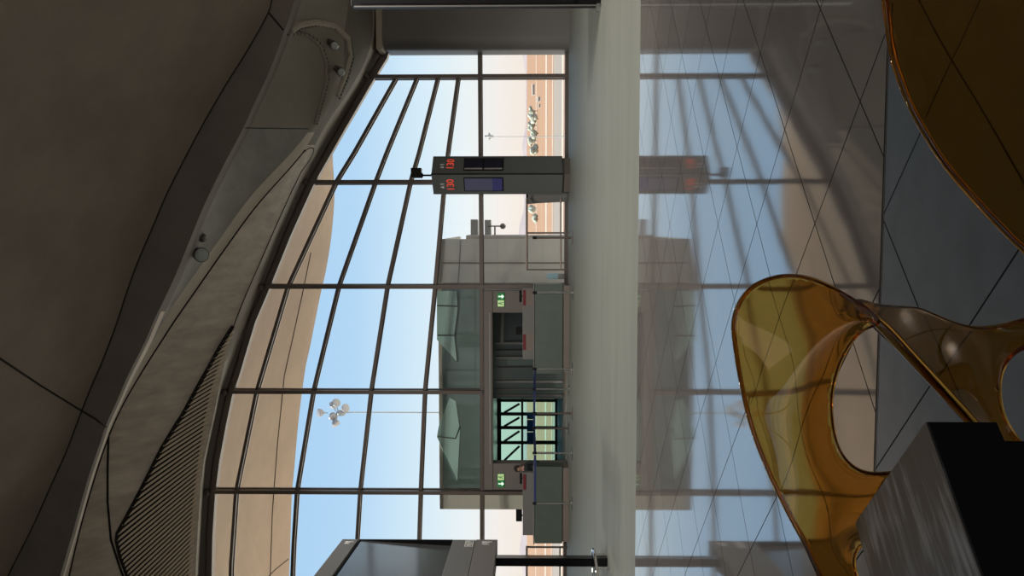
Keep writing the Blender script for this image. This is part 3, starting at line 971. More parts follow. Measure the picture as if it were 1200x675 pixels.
# exit signs on the jambs
def exit_sign(py, pxa, label, flip):
    c = on_y(pxa, py, YF - .13)
    t = thing('exit_sign', label, 'exit sign', c, 0, 'exit signs on the gate portal')
    w = .095
    MB().box((c.x - 2 * w, c.y, c.z - w), (c.x + 2 * w, c.y + .04, c.z + w)).build('housing', M['green'], t, bevel=.006)
    sgn = flip
    # arrow panel
    ax = c.x + sgn * w
    b_ = MB(); b_.box((ax - .02, c.y - .006, c.z - .06), (ax + .02, c.y, c.z + .075))
    b_.prism([(ax - .065, c.y - .006, c.z - .02), (ax + .065, c.y - .006, c.z - .02), (ax, c.y - .006, c.z - .09)], (0, .006, 0)); b_.build('arrow', M['signwhite'], t)
    px_ = c.x - sgn * w
    b_ = MB(); b_.box((px_ - .085, c.y - .005, c.z - .085), (px_ + .085, c.y, c.z + .085)); b_.build('pictogram_panel', M['signpale'], t)
    b_ = MB()      # running figure through a door
    b_.lathe([(.004, -.004), (.018, -.002), (.018, .002)], (px_ + .005, c.y - .008, c.z + .055), 10, axis=(0, 1, 0))
    for a, d in (((.0, .035), (-.012, -.01)), ((-.012, -.01), (.03, -.03)), ((.03, -.03), (.03, -.07)), ((-.012, -.01), (-.035, -.045)), ((-.035, -.045), (-.06, -.045)), ((0, .03), (.04, .01)), ((0, .03), (-.04, .015))):
        b_.beam((px_ + a[0], c.y - .008, c.z + a[1]), (px_ + d[0], c.y - .008, c.z + d[1]), .016, .004)
    b_.build('running_figure', M['green'], t)


exit_sign(351.5, 587, 'green lit exit sign with arrow above the right gate counter', 1)
exit_sign(563, 587, 'green lit exit sign above the left gate counter, behind the seated person', -1)


# ------------------------------------------------------------------ gate counters
def counter(name, py0, py1, sh0, sh1, label, left):
    yf = 21.85
    x1, x0_ = on_y(640, py0, yf).x, on_y(640, py1, yf).x
    z1 = on_y(625, 400, yf).z
    t = thing(name, label, 'counter', ((x0_ + x1) / 2, yf + .2, 0), 0, 'gate counters')
    zb = on_y(659.5, 400, yf).z
    MB().box((x0_ + .04, yf + .03, 0), (x1 - .04, yf + .42, zb)).build('plinth', M['counter_base'], t)
    MB().box((x0_, yf, zb), (x1, yf + .45, z1 - .035)).build('front', M['counter'], t, bevel=.01)
    MB().box((x0_ - .02, yf - .02, z1 - .03), (x1 + .02, yf + .46, z1)).build('worktop', M['shelf'], t, bevel=.008)
    a, c = on_y(618, sh0, yf + .3).x, on_y(618, sh1, yf + .3).x
    z2 = on_y(612.5, 400, yf + .3).z
    MB().box((c, yf + .28, z1 + .002), (a, yf + .44, z2)).build('upstand', M['shelf'], t, bevel=.006)
    return t, yf, z1, z2, x0_, x1


t, yf, z1, z2, x0_, x1 = counter('gate_counter', 333, 438, 338, 421, 'green grey gate counter right of the doorway, two red strips on top', False)
for y0_, y1_ in ((340, 358), (392, 410)):
    a, c = on_y(613, y0_, yf + .27).x, on_y(613, y1_, yf + .27).x
    zs = on_y(612.5, 400, yf + .27).z
    MB().box((c, yf + .262, zs - .085), (a, yf + .278, zs - .01)).build('red_strip', M['red'], t)
    MB().box((c - .02, yf + .268, zs - .28), (a + .02, yf + .279, zs - .09)).build('reader_panel', M['counter_base'], t)
# monitors on it
def monitor(px, py0, py1, px0, yf, label, z1, group):
    a, c = on_y(px, py0, yf).x, on_y(px, py1, yf).x
    zt_, zb_ = on_y(px0, 400, yf).z, on_y(px, 400, yf).z
    t = thing('monitor', label, 'monitor', ((a + c) / 2, yf, z1), 0, group)
    MB().box((c, yf - .015, zb_), (a, yf + .02, zt_)).build('screen', M['dark'], t, bevel=.006)
    MB().box(((a + c) / 2 - .02, yf, z1 + .002), ((a + c) / 2 + .02, yf + .018, zb_ + .02)).build('stand', M['dark'], t)
    return t


monitor(611.5, 340, 354, 608.5, yf + .36, 'low black monitor on the right gate counter, under the exit sign', z2, 'gate counter monitors')
monitor(611.5, 383, 392, 604.5, yf + .36, 'black monitor on the right gate counter, nearer the doorway', z2, 'gate counter monitors')
t, yf, z1, z2, x0_, x1 = counter('gate_counter', 547, 637, 553.5, 627, 'green grey gate counter left of the doorway, person behind it', True)
a, c = on_y(613, 556, yf + .27).x, on_y(613, 574, yf + .27).x
zs = on_y(612.5, 400, yf + .27).z
MB().box((c, yf + .262, zs - .085), (a, yf + .278, zs - .01)).build('red_strip', M['red'], t)
monitor(611.8, 597, 611, 604.5, yf + .36, 'small black monitor on the left gate counter', z2, 'gate counter monitors')
monitor(611.8, 554.5, 567, 609, yf + .36, 'low black monitor on the left gate counter, beside the seated person', z2, 'gate counter monitors')

# seated staff member behind the left counter
pc = on_y(608.5, 549, 22.55)
zsh = pc.z - .26
px_ = pc.x
sk_v = [(px_, 22.58, .72), (px_, 22.57, .90), (px_, 22.56, 1.06), (px_, 22.555, zsh + .10), (px_ - .005, 22.55, zsh + .17), (px_ - .01, 22.545, pc.z), (px_ - .012, 22.545, pc.z + .075),
        (px_ + .17, 22.56, zsh), (px_ + .21, 22.50, zsh - .26), (px_ + .10, 22.42, zsh - .34), (px_ + .04, 22.40, zsh - .35),
        (px_ - .17, 22.56, zsh), (px_ - .21, 22.50, zsh - .26), (px_ - .10, 22.42, zsh - .34), (px_ - .04, 22.40, zsh - .35),
        (px_ + .10, 22.48, .68), (px_ + .12, 22.42, .66), (px_ + .12, 22.42, .36), (px_ + .12, 22.42, .09), (px_ + .12, 22.36, .05),
        (px_ - .10, 22.48, .68), (px_ - .12, 22.42, .66), (px_ - .12, 22.42, .36), (px_ - .12, 22.42, .09), (px_ - .12, 22.36, .05)]
sk_e = [(0, 1), (1, 2), (2, 3), (3, 4), (4, 5), (5, 6), (3, 7), (7, 8), (8, 9), (9, 10), (3, 11), (11, 12), (12, 13), (13, 14), (0, 15), (15, 16), (16, 17), (17, 18), (18, 19), (0, 20), (20, 21), (21, 22), (22, 23), (23, 24)]
sk_r = [.13, .125, .14, .10, .05, .085, .07, .062, .045, .033, .03, .062, .045, .033, .03, .085, .075, .055, .04, .03, .085, .075, .055, .04, .03]
# five fingers on each hand
for base_i, sx_ in ((10, -1), (14, 1)):
    bx, by, bz = sk_v[base_i]
    for f_ in range(5):
        i0 = len(sk_v)
        off = (f_ - 2) * .017
        ln = (.035, .05, .055, .05, .04)[f_]
        sk_v += [(bx + sx_ * .02, by + off - .004, bz), (bx + sx_ * (.02 + ln * .6), by + off * 1.1 - .006, bz - .004), (bx + sx_ * (.02 + ln), by + off * 1.1 - .006, bz - .016)]
        sk_e += [(base_i, i0), (i0, i0 + 1), (i0 + 1, i0 + 2)]
        sk_r += [.009, .0085, .007]
me = bpy.data.meshes.new('person')
me.from_pydata(sk_v, sk_e, [])
tmp = bpy.data.objects.new('tmp_person', me); COL.objects.link(tmp)
sm = tmp.modifiers.new('skin', 'SKIN')
for i, sv in enumerate(me.skin_vertices[0].data):
    sv.radius = (sk_r[i], sk_r[i] * (.8 if i in (1, 2) else 1)); sv.use_root = (i == 0)
ss = tmp.modifiers.new('sub', 'SUBSURF'); ss.levels = ss.render_levels = 2
bpy.context.view_layer.update()
dg = bpy.context.evaluated_depsgraph_get()
pm = bpy.data.meshes.new_from_object(tmp.evaluated_get(dg))
bpy.data.objects.remove(tmp)
pm.materials.clear(); pm.materials.append(M['cloth']); pm.materials.append(M['skin'])
for p in pm.polygons:
    c = p.center
    hand = any((c - Vector(sk_v[i])).length < .075 for i in (10, 14))
    p.material_index = 1 if c.z > zsh + .135 or hand else 0
    p.use_smooth = True
person = bpy.data.objects.new('person', pm); COL.objects.link(person)
tag(person, 'person in dark clothing seated behind the left gate counter, leaning over it', 'person')
hb = MB(); blob(hb, (px_ - .012, 22.572, pc.z + .05), .098, 1.0, random.Random(1))
hb.build('hair', M['hair'], person, smooth=True)
fb = MB(); fb.lathe([(.004, 0), (.016, .012), (.012, .03)], (px_ - .01, 22.445, pc.z - .005), 8, axis=(0, 1, 0))
fb.lathe([(.006, -.006), (.012, 0), (.012, .01)], (px_ + .025, 22.463, pc.z + .022), 8, axis=(0, 1, 0)); fb.lathe([(.006, -.006), (.012, 0), (.012, .01)], (px_ - .045, 22.463, pc.z + .022), 8, axis=(0, 1, 0))
fb.build('face', M['skin'], person, smooth=True)
st = thing('stool', 'high dark stool under the seated person behind the left counter', 'stool', (px_, 22.58, 0))
MB().lathe([(.11, .53), (.12, .555), (.10, .565)], (px_, 22.58, 0), 20).build('seat', M['dark'], st, smooth=True)
MB().lathe([(.12, 0), (.12, .02), (.03, .04), (.025, .53)], (px_, 22.58, 0), 16).build('pedestal', M['steel'], st, smooth=True)


# ------------------------------------------------------------------ belt posts
def belt_post(loc, h, label, mat):
    t = thing('belt_post', label, 'belt post', loc, 0, 'belt posts before the gate')
    x, y, z = loc
    MB().lathe([(.17, 0), (.17, .012), (.05, .03), (.03, .035)], loc, 24).build('base', mat, t, smooth=True)
    MB().lathe([(.026, .03), (.026, h - .1)], loc, 12).build('pole', mat, t, smooth=True)
    MB().lathe([(.034, h - .1), (.036, h - .01), (.028, h)], loc, 14).build('belt_head', M['dark'], t, smooth=True)
    return t


posts = {}
PL = [(343, 672, 'steel', 'steel belt post standing before the right gate counter'), (432.5, 671, 'steel', 'steel belt post at the doorway edge, beside the right counter'), (484.5, 670.5, 'frame', 'dark belt post in the middle of the doorway'),
      (531, 671, 'steel', 'steel belt post at the doorway edge, beside the left counter'), (590, 670.7, 'steel', 'steel belt post standing before the left gate counter'), (278.5, 671, 'frame', 'dark belt post on its own by the railing near the pylon'),
      (456, 667, 'steel', 'far belt post in the doorway, nearer the right counter'), (502, 666.5, 'frame', 'far belt post in the doorway, nearer the left counter')]
for py, px, mt, lab in PL:
    g = on_z(px, py)
    posts[py] = g
    belt_post((g.x, g.y, 0), .98, lab, M[mt])


def belt(p, q, label):
    z = .92
    b_ = MB(); d = Vector((q.x - p.x, q.y - p.y, 0)); u = d.normalized() * .045
    a = Vector((p.x, p.y, z)) + u; c = Vector((q.x, q.y, z)) - u
    b_.beam(a, c, .06, .004, side=Vector((0, 1, 0)).cross(Vector((0, 0, 1))).cross(d).normalized() if False else Vector((d.y, -d.x, 0)).normalized())
    tag(b_.build('queue_belt', M['blue_belt']), label, 'queue belt', 'blue belts between the posts')


belt(posts[432.5], posts[456], 'short dark blue belt strung beside the right gate counter')
belt(posts[456], posts[502], 'dark blue belt strung across the doorway between the two far posts')
belt(posts[502], posts[531], 'short dark blue belt strung beside the doorway, nearer the left counter')
belt(posts[531], posts[590], 'dark blue belt strung before the left gate counter')

# ------------------------------------------------------------------ railings by the glass
def railing(label, py0, py1, px_t, px_b, Y, posts_):
    a = on_y(px_t, py0, Y); c = on_y(px_t, py1, Y); zb = on_y(px_b, (py0 + py1) / 2, Y).z
    t = thing('railing', label, 'railing', ((a.x + c.x) / 2, Y, 0), 0, 'railings by the glass')
    MB().tube([(c.x, Y, a.z), (a.x, Y, a.z)], .03, 8).build('top_rail', M['frame'], t, smooth=True)
    MB().tube([(c.x, Y, zb), (a.x, Y, zb)], .022, 8).build('bottom_rail', M['frame'], t, smooth=True)
    for py in posts_:
        x = on_y(px_t, py, Y).x
        MB().box((x - .022, Y - .02, 0), (x + .022, Y + .02, a.z + .02)).build('post', M['frame'], t)


railing('dark thin railing between the gate pylon and the beige block', 232, 316.5, 617.3, 657, YF - .72, (273, 316))
railing('dark thin railing by the glass beyond the left gate counter', 640, 800, 617.3, 656, YF - .45, (641, 720, 800))

# rounded podium behind the pylon
g = on_y(660, 229, YF - .35)
pd = thing('podium', 'grey rounded podium just behind the gate pylon', 'podium', (g.x, YF - .35, 0))
b_ = MB()
zp = on_y(616, 230, YF - .35).z
sec = [(.17, .0), (.19, zp * .35), (.21, zp * .7), (.235, zp - .06)]
b_.lathe(sec, (g.x, YF - .35, 0), 28)
b_.build('body', M['bin'], pd, smooth=True)
b_ = MB(); b_.lathe([(.24, 0), (.25, .02), (.24, .05)], (g.x, YF - .35, zp - .06), 28); b_.build('top', M['dark'], pd, smooth=True)

# ------------------------------------------------------------------ gate pylon with red gate number
rg = on_z(668.5, 204)
half = .50
cx, cy = rg.x, rg.y + half - .1
zt_ = on_y(505.3, 204, cy - half).z
pyl = thing('gate_pylon', 'tall square graphite gate pylon with red lit number 130 and screens', 'gate sign', (cx, cy, 0))
zb_ = .19
sq = lambda h: [Vector((cx, cy - h, 0)), Vector((cx + h, cy, 0)), Vector((cx, cy + h, 0)), Vector((cx - h, cy, 0))]
b_ = MB(); b_.prism([p + Vector((0, 0, zb_)) for p in sq(half)], (0, 0, zt_ - zb_)); b_.build('body', M['pylon'], pyl, bevel=.012)
b_ = MB(); b_.prism(sq(half - .06), (0, 0, zb_)); b_.build('plinth', M['pylon_plinth'], pyl)
b_ = MB(); b_.box((cx - .017, cy - half - .012, zb_), (cx + .017, cy - half + .03, zt_ + .004)); b_.build('corner_seam', M['dark'], pyl)
rt2 = math.sqrt(.5)
for side in (-1, 1):
    nrm = Vector((side * rt2, -rt2, 0)); xd = Vector((rt2, side * rt2, 0))
    fc = Vector((cx + side * half / 2, cy - half / 2, 0))
    at = lambda u, z, lift: fc + xd * u + nrm * lift + Vector((0, 0, z))
    zz = lambda px: on_y(px, 204, cy - half * .6).z
    text('gate_number', '130', .27, at(.02 * side, zz(528), .006), xd, nrm, M['led'], pyl)
    text('logo_letters', 'IJ', .12, at(-.02, zz(517.5), .003), xd, nrm, M['white'], pyl, .002, 'LEFT')
    o = at(-.09, zz(517.5), .003)
    b_ = MB(); b_.prism([o - xd * .05 - Vector((0, 0, .05)), o + xd * .04 - Vector((0, 0, .05)), o + Vector((0, 0, .05))], nrm * .003); b_.build('logo_mark', M['white'], pyl)
    zs0, zs1 = zz(588.5), zz(544.5)
    u0, u1 = (-.20, .22)
    c = at((u0 + u1) / 2, (zs0 + zs1) / 2, 0)
    b_ = MB(); b_.obox(c + nrm * .004, xd * ((u1 - u0) / 2 + .025), Vector((0, 0, (zs1 - zs0) / 2 + .025)), nrm * .012); fr = b_.build('screen_frame', M['dark'], pyl)
    if side < 0:
        zm = zs0 + (zs1 - zs0) * .26
        b_ = MB(); b_.obox(at((u0 + u1) / 2, (zm + zs1) / 2, .017), xd * ((u1 - u0) / 2), Vector((0, 0, (zs1 - zm) / 2)), nrm * .004); b_.build('screen', M['blue_screen2'], pyl)
        b_ = MB(); b_.obox(at((u0 + u1) / 2, (zs0 + zm) / 2, .017), xd * ((u1 - u0) / 2), Vector((0, 0, (zm - zs0) / 2)), nrm * .004); b_.build('screen_footer', M['blue_screen'], pyl)
    else:
        zm = (zs0 + zs1) / 2
        for a_, c_ in ((zs0, zm - .02), (zm + .02, zs1)):
            b_ = MB(); b_.obox(at(.04, (a_ + c_) / 2, .017), xd * .17, Vector((0, 0, (c_ - a_) / 2)), nrm * .004); b_.build('screen', M['screen'], pyl)
            b_ = MB(); b_.obox(at(-.165, (a_ + c_) / 2, .018), xd * .022, Vector((0, 0, (c_ - a_) / 2)), nrm * .005); b_.build('screen_edge', M['mast'], pyl)
zq0, zq1 = on_y(494, 203, cy).z, on_y(482, 203, cy).z
MB().lathe([(.025, zt_ - .01), (.025, zq0), (.09, zq0 + .0)], (cx, cy, 0), 10).build('mast', M['dark'], pyl, smooth=True)
MB().lathe([(.025, 0), (.09, .05)], (cx, cy, zq0 - .05), 10).build('mast_collar', M['dark'], pyl, smooth=True)
xq0, xq1 = on_y(488, 208.5, cy).x, on_y(488, 197, cy).x
MB().box((xq0, cy - .11, zq0), (xq1, cy + .11, zq1)).build('sensor_box', M['dark'], pyl, bevel=.01)

# ------------------------------------------------------------------ information sign on a post (left)
pb = on_z(711.5, 657.5)
dirv = (on_y(600, 640.5, pb.y + .68) - Vector((pb.x, pb.y, 0))); dirv.z = 0
dirv.normalize()                                   # towards the far end of the panel
side_n = Vector((dirv.y, -dirv.x, 0))              # face turned to the hall's right
sg = thing('information_sign', 'grey information sign box with dark recessed screen on black post', 'information sign', (pb.x, pb.y, 0))
far_len = (on_y(600, 640.5, pb.y + .68) - Vector((pb.x, pb.y, EYE))).to_2d().length
near_len = 1.15
Ps = Vector((pb.x, pb.y, 0))
face_off = .10
endp = Ps + dirv * far_len
zz = lambda px, py, s: on_plane(px, py, Ps + side_n * face_off, side_n).z
z_top = zz(394, 641, 0); z_bot = zz(582, 641, 0)
z_a = zz(415, 641, 0); z_b = zz(528, 641, 0); z_c = zz(556, 641, 0)


def slab(name, s0, s1, z0, z1, n0, n1, mat, par, bevel=.008):
    c = Ps + dirv * ((s0 + s1) / 2) + side_n * ((n0 + n1) / 2) + Vector((0, 0, (z0 + z1) / 2))
    return MB().obox(c, dirv * ((s1 - s0) / 2), side_n * ((n1 - n0) / 2), Vector((0, 0, (z1 - z0) / 2))).build(name, mat, par, bevel=bevel)


slab('top_band', -near_len, far_len, z_a + .02, z_top, -.16, face_off, M['grey_panel'], sg)
slab('band_gap', -near_len, far_len, z_a, z_a + .02, -.16, face_off - .03, M['dark'], sg, 0)
slab('notice_panel', -near_len, far_len, z_c + .004, z_b, -.16, face_off, M['grey_panel'], sg)
slab('bottom_band', -near_len, far_len, z_bot, z_c, -.16, face_off + .004, M['portal'], sg)
slab('end_cheek', far_len - .03, far_len, z_b, z_a, -.16, face_off, M['dark'], sg, 0)
slab('screen_frame', -near_len, far_len - .03, z_b, z_a, -.16, -.04, M['dark'], sg, 0)
b_ = MB()
q = [Ps + dirv * s0 + side_n * n0 + Vector((0, 0, z0)) for s0, n0, z0 in ((-near_len, face_off - .085, z_b + .02), (far_len - .03, face_off - .085, z_b + .02), (far_len - .03, face_off - .015, z_a - .03), (-near_len, face_off - .015, z_a - .03))]
b_.prism(q, side_n * -.012); b_.build('screen', M['grey_screen'], sg)
MB().box((pb.x - .06, pb.y - .06, 0), (pb.x + .06, pb.y + .06, z_bot)).build('post', M['black_gloss'], sg, bevel=.006)
# pictograms and letters at the far end
xd = dirv * -1 if False else dirv
rd = dirv           # seen from the face, text reads towards +dirv
for k, (px0, px1, kind) in enumerate(((544.5, 553.5, 0), (544.5, 553.5, 1))):
    s_c = far_len - .13 - .17 * k
    z0, z1 = zz(px1, 641, 0), zz(px0, 641, 0)
    zc_ = (z0 + z1) / 2; hh = (z1 - z0) / 2
    b_ = MB()
    o = Ps + dirv * s_c + side_n * (face_off + .003) + Vector((0, 0, zc_))
    wv = dirv * .07; hv = Vector((0, 0, hh))
    for a, d in ((-wv - hv, wv - hv), (wv - hv, wv + hv), (wv + hv, -wv + hv), (-wv + hv, -wv - hv)):
        b_.beam(o + a, o + d, .012, .006, side=side_n)
    if kind == 0:
        b_.beam(o - hv * .6 - wv * .1, o + hv * .1, .03, .006, side=side_n); b_.beam(o + hv * .2 - wv * .5, o + hv * .2 + wv * .5, .02, .006, side=side_n); b_.beam(o + hv * .55 - wv * .3, o + hv * .55 + wv * .3, .05, .006, side=side_n)
    else:
        b_.beam(o - hv * .65, o + hv * .65, .035, .006, side=side_n); b_.beam(o + hv * .2 - wv * .5, o + hv * .2 + wv * .5, .02, .006, side=side_n)
    b_.build('pictogram', M['white'], sg)
text('logo_letters', 'AIJ', .16, Ps + dirv * (far_len - .20) + side_n * (face_off + .006) + Vector((0, 0, (z_bot + z_c) / 2)), rd, side_n, M['white'], sg, .002)
text('logo_letters', 'AIJ', .13, Ps + dirv * (far_len - .20) + side_n * (face_off + .003) + Vector((0, 0, (z_top + z_a) / 2)), rd, side_n, M['white'], sg, .002)
# chrome guard hoop round the foot
gh = thing('guard_hoop', 'chrome guard hoop low around the black post of the information sign', 'guard hoop', (pb.x - .36, pb.y, 0))
cx_, cy_ = pb.x - .36, pb.y - .02
MB().tube([(cx_ + .50 * math.cos(t), cy_ + .50 * math.sin(t), .155 + .03 * math.cos(t)) for t in [2 * PI * i / 48 for i in range(48)]], .024, 10, closed=True).build('hoop', M['chrome'], gh, smooth=True)
for t_ in (.9, 2.6, 4.3, 5.6):
    MB().tube([(cx_ + .50 * math.cos(t_), cy_ + .50 * math.sin(t_), 0), (cx_ + .50 * math.cos(t_), cy_ + .50 * math.sin(t_), .15 + .03 * math.cos(t_))], .016, 8).build('leg', M['chrome'], gh, smooth=True)

# ------------------------------------------------------------------ black totem at the right edge
tb_ = on_z(704.5, 8)
xl_ = on_y(560, 8.5, tb_.y).x
z_t = on_y(411, 5, tb_.y).z
to = thing('display_totem', 'tall black glossy display totem with thin silver edge', 'display totem', (xl_ + .5, tb_.y + .1, 0))
MB().box((xl_ + .03, tb_.y + .01, .07), (xl_ + 1.0, tb_.y + .22, z_t)).build('body', M['dark'], to, bevel=.008)
MB().box((xl_ + .06, tb_.y - .004, .4), (xl_ + .97, tb_.y + .008, z_t - .15)).build('screen', M['dark'], to)
MB().box((xl_ + .012, tb_.y - .008, .07), (xl_ + .03, tb_.y + .012, z_t - .05)).build('edge_strip', M['grey_panel'], to)
MB().box((xl_ + .1, tb_.y + .02, 0), (xl_ + .9, tb_.y + .2, .07)).build('base', M['dark'], to)
MB().box((xl_ - .05, tb_.y + .05, 0), (xl_ + .02, tb_.y + .12, .07)).build('foot', M['steel'], to)


# ------------------------------------------------------------------ amber chairs
def sheet(name, outline, holes, ctrl, thick, spacing, parent, mat, bulge=.0, rim_smooth=30, inner=(), rim=0):
    """a curved moulded shell: an outline with openings, given its depth by control points"""
    def dens(pts, step):
        out = []
        n_ = len(pts)
        for i in range(n_):
            p0, p1, p2, p3 = pts[i - 1], pts[i], pts[(i + 1) % n_], pts[(i + 2) % n_]
            k = max(1, int(math.hypot(p2[0] - p1[0], p2[1] - p1[1]) / step))
            for j in range(k):
                t = j / k
                out.append(tuple(.5 * ((2 * p1[c]) + (-p0[c] + p2[c]) * t + (2 * p0[c] - 5 * p1[c] + 4 * p2[c] - p3[c]) * t * t + (-p0[c] + 3 * p1[c] - 3 * p2[c] + p3[c]) * t**3) for c in (0, 1)))
        return out
    loops = [dens(outline, spacing)] + [dens(h, spacing) for h in holes]

    def inside(p, poly):
        r_ = False
        for (x0, y0), (x1, y1) in zip(poly, poly[1:] + poly[:1]):
            if (y0 > p[1]) != (y1 > p[1]) and p[0] < (x1 - x0) * (p[1] - y0) / (y1 - y0) + x0:
                r_ = not r_
        return r_
    pts, edges = [], []
    for lp in loops:
        o = len(pts); n_ = len(lp)
        pts += lp; edges += [(o + i, o + (i + 1) % n_) for i in range(n_)]
    nb = len(pts)
    xs_ = [p[0] for p in loops[0]]; ys_ = [p[1] for p in loops[0]]
    gx = min(xs_)
    row = 0
    while gx < max(xs_):
        gy = min(ys_) + (spacing / 2 if row % 2 else 0)
        while gy < max(ys_):
            p = (gx, gy)
            if inside(p, loops[0]) and not any(inside(p, h) for h in loops[1:]):
                if all((p[0] - q[0])**2 + (p[1] - q[1])**2 > (spacing * .55)**2 for q in pts[:nb]):
                    pts.append(p)
            gy += spacing
        gx += spacing * .87; row += 1
    res = delaunay_2d_cdt([Vector(p) for p in pts], edges, [], 0, .001)
    v2, _, tris = res[0], res[1], res[2]
    keep = []
    for t in tris:
        c = ((v2[t[0]].x + v2[t[1]].x + v2[t[2]].x) / 3, (v2[t[0]].y + v2[t[1]].y + v2[t[2]].y) / 3)
        if inside(c, loops[0]) and not any(inside(c, h) for h in loops[1:]):
            keep.append(tuple(t))

    used = sorted({i for t in keep for i in t}); ix = {u: i for i, u in enumerate(used)}
    n_ = len(used)
    nb_ = [set() for _ in used]
    for t in keep:
        for a in t:
            nb_[ix[a]] |= {ix[c] for c in t if c != a}
    P2 = [(v2[u].x, v2[u].y) for u in used]
    # rims: depth along each rim follows its own control points; the shell between is relaxed like a soap film
    on_rim = {}
    for u in used:
        if u < nb:
            best = sorted(((P2[ix[u]][0] - c[0])**2 + (P2[ix[u]][1] - c[1])**2, c[2]) for c in ctrl)[:2]
            w0, w1 = 1 / (best[0][0] + 4), 1 / (best[1][0] + 4)
            on_rim[ix[u]] = (best[0][1] * w0 + best[1][1] * w1) / (w0 + w1)
    # even out the depths along each rim
    o = 0
    for lp in loops:
        ids = [ix[k_] for k_ in range(o, o + len(lp)) if k_ in ix]
        o += len(lp)
        vals = [on_rim[i] for i in ids]
        for _ in range(rim_smooth):
            vals = [.25 * vals[k_ - 1] + .5 * vals[k_] + .25 * vals[(k_ + 1) % len(vals)] for k_ in range(len(vals))]
        for i, v_ in zip(ids, vals): on_rim[i] = v_
    EI, EJ, EW = [], [], []
    for t in keep:
        ids = [ix[q] for q in t]
        for k_ in range(3):
            a, c, e = ids[k_], ids[(k_ + 1) % 3], ids[(k_ + 2) % 3]
            ux, uy = P2[a][0] - P2[e][0], P2[a][1] - P2[e][1]
            vx, vy = P2[c][0] - P2[e][0], P2[c][1] - P2[e][1]
            cot = (ux * vx + uy * vy) / max(abs(ux * vy - uy * vx), 1e-6)
            EI += [a, c]; EJ += [c, a]; EW += [cot, cot]
    EI, EJ, EW = np.array(EI), np.array(EJ), np.array(EW)
    D_ = np.bincount(EI, EW, n_)
    free = np.ones(n_, bool); free[list(on_rim)] = False
    hole_ids = set(range(len(loops[0]), nb))
    inn = pixel_path(list(inner), 3) if inner else []
    for i_ in on_rim:
        if any((P2[i_][0] - q[0])**2 + (P2[i_][1] - q[1])**2 < 16 for q in inn):
            hole_ids.add(used[i_])

    def lap(x):
        return D_ * x - np.bincount(EI, EW * x[EJ], n_)

    def relax(vals):
        x = np.zeros(n_)
        for i_, v_ in vals.items(): x[i_] = v_
        x[free] = np.mean(list(vals.values()))
        r_ = np.where(free, -lap(x), 0); z_ = r_ / D_; p_ = z_.copy(); rz = r_ @ z_
        for _ in range(1500):
            Ap = np.where(free, lap(p_), 0)
            al = rz / (p_ @ Ap)
            x += al * p_; r_ -= al * Ap
            if abs(r_).max() < 1e-8: break
            z_ = r_ / D_; rz2 = r_ @ z_
            p_ = z_ + (rz2 / rz) * p_; rz = rz2
        return x
    X = np.stack([relax(on_rim), relax({i_: (1.0 if used[i_] in hole_ids else 0.0) for i_ in on_rim})], 1)
    dep = [float(X[i, 0] + bulge * 4 * X[i, 1] * (1 - X[i, 1])) for i in range(n_)]
    b_ = MB()
    b_.v = [on_y(v2[u].x, v2[u].y, d) for u, d in zip(used, dep)]
    b_.f = [tuple(ix[i] for i in t) for t in keep]; b_.mi = [0] * len(b_.f)
    o = b_.build(name, mat, parent, fix=False)
    o.data.polygons.foreach_set('use_smooth', [True] * len(o.data.polygons))
    so = o.modifiers.new('solid', 'SOLIDIFY'); so.thickness = thick; so.offset = 0; so.use_even_offset = False
    if rim:
        oo = 0
        for lp in loops:
            ids = [ix[k_] for k_ in range(oo, oo + len(lp)) if k_ in ix]
            oo += len(lp)
            ring = [b_.v[i_] for i_ in ids]
            for _ in range(3):
                ring = [ring[k_ - 1] * .25 + ring[k_] * .5 + ring[(k_ + 1) % len(ring)] * .25 for k_ in range(len(ring))]
            MB().tube(ring, rim, 10, closed=True).build('rolled_rim', mat, parent, smooth=True)
    bv = o.modifiers.new('bev', 'BEVEL'); bv.width = thick * .32; bv.segments = 3; bv.limit_method = 'ANGLE'; bv.angle_limit = math.radians(55)
    return o


OUT1 = [(861, 400), (860, 375), (868, 352), (885, 334), (915, 324), (945, 325.5), (972, 336), (1000, 352), (1020, 367), (1032, 378), (1026, 381),
        (1019, 381.5), (1006, 389), (992, 408), (981, 432), (974, 462), (974, 492), (979, 518), (988, 537), (1004, 551), (1022, 556), (1045, 555), (1080, 556), (1120, 560), (1150, 556), (1175, 540), (1186, 556),
        (1150, 625), (1080, 655), (1040, 645), (1012, 636), (1002, 645), (1003, 675), (1040, 740), (1100, 790), (1180, 815), (1262, 822), (1290, 830), (1290, 850), (1262, 862),
        (1170, 860), (1080, 835), (1010, 775), (962, 678), (945, 640), (922, 597), (900, 550), (881, 500), (869, 450)]
INNER1 = [(1019, 381.5), (1006, 389), (992, 408), (981, 432), (974, 462), (974, 492), (979, 518), (988, 537), (1004, 551), (1022, 556), (1045, 555), (1080, 556), (1120, 560), (1150, 556)]
OUT1B = [(1003, 351), (1020, 357), (1045, 360), (1075, 362), (1095, 370), (1120, 380), (1145, 385), (1172, 382), (1200, 375),
         (1240, 366), (1275, 372), (1295, 400), (1300, 450), (1300, 520), (1292, 570), (1250, 590), (1205, 596), (1170, 560), (1150, 510), (1112, 466), (1084, 438), (1056, 411), (1034, 391), (1014, 371)]
HOLE2 = [(1212, 404), (1192, 411), (1180, 422), (1172, 440), (1171, 462), (1175, 485), (1190, 512), (1215, 532), (1250, 538), (1275, 515), (1280, 470), (1272, 430), (1245, 405)]
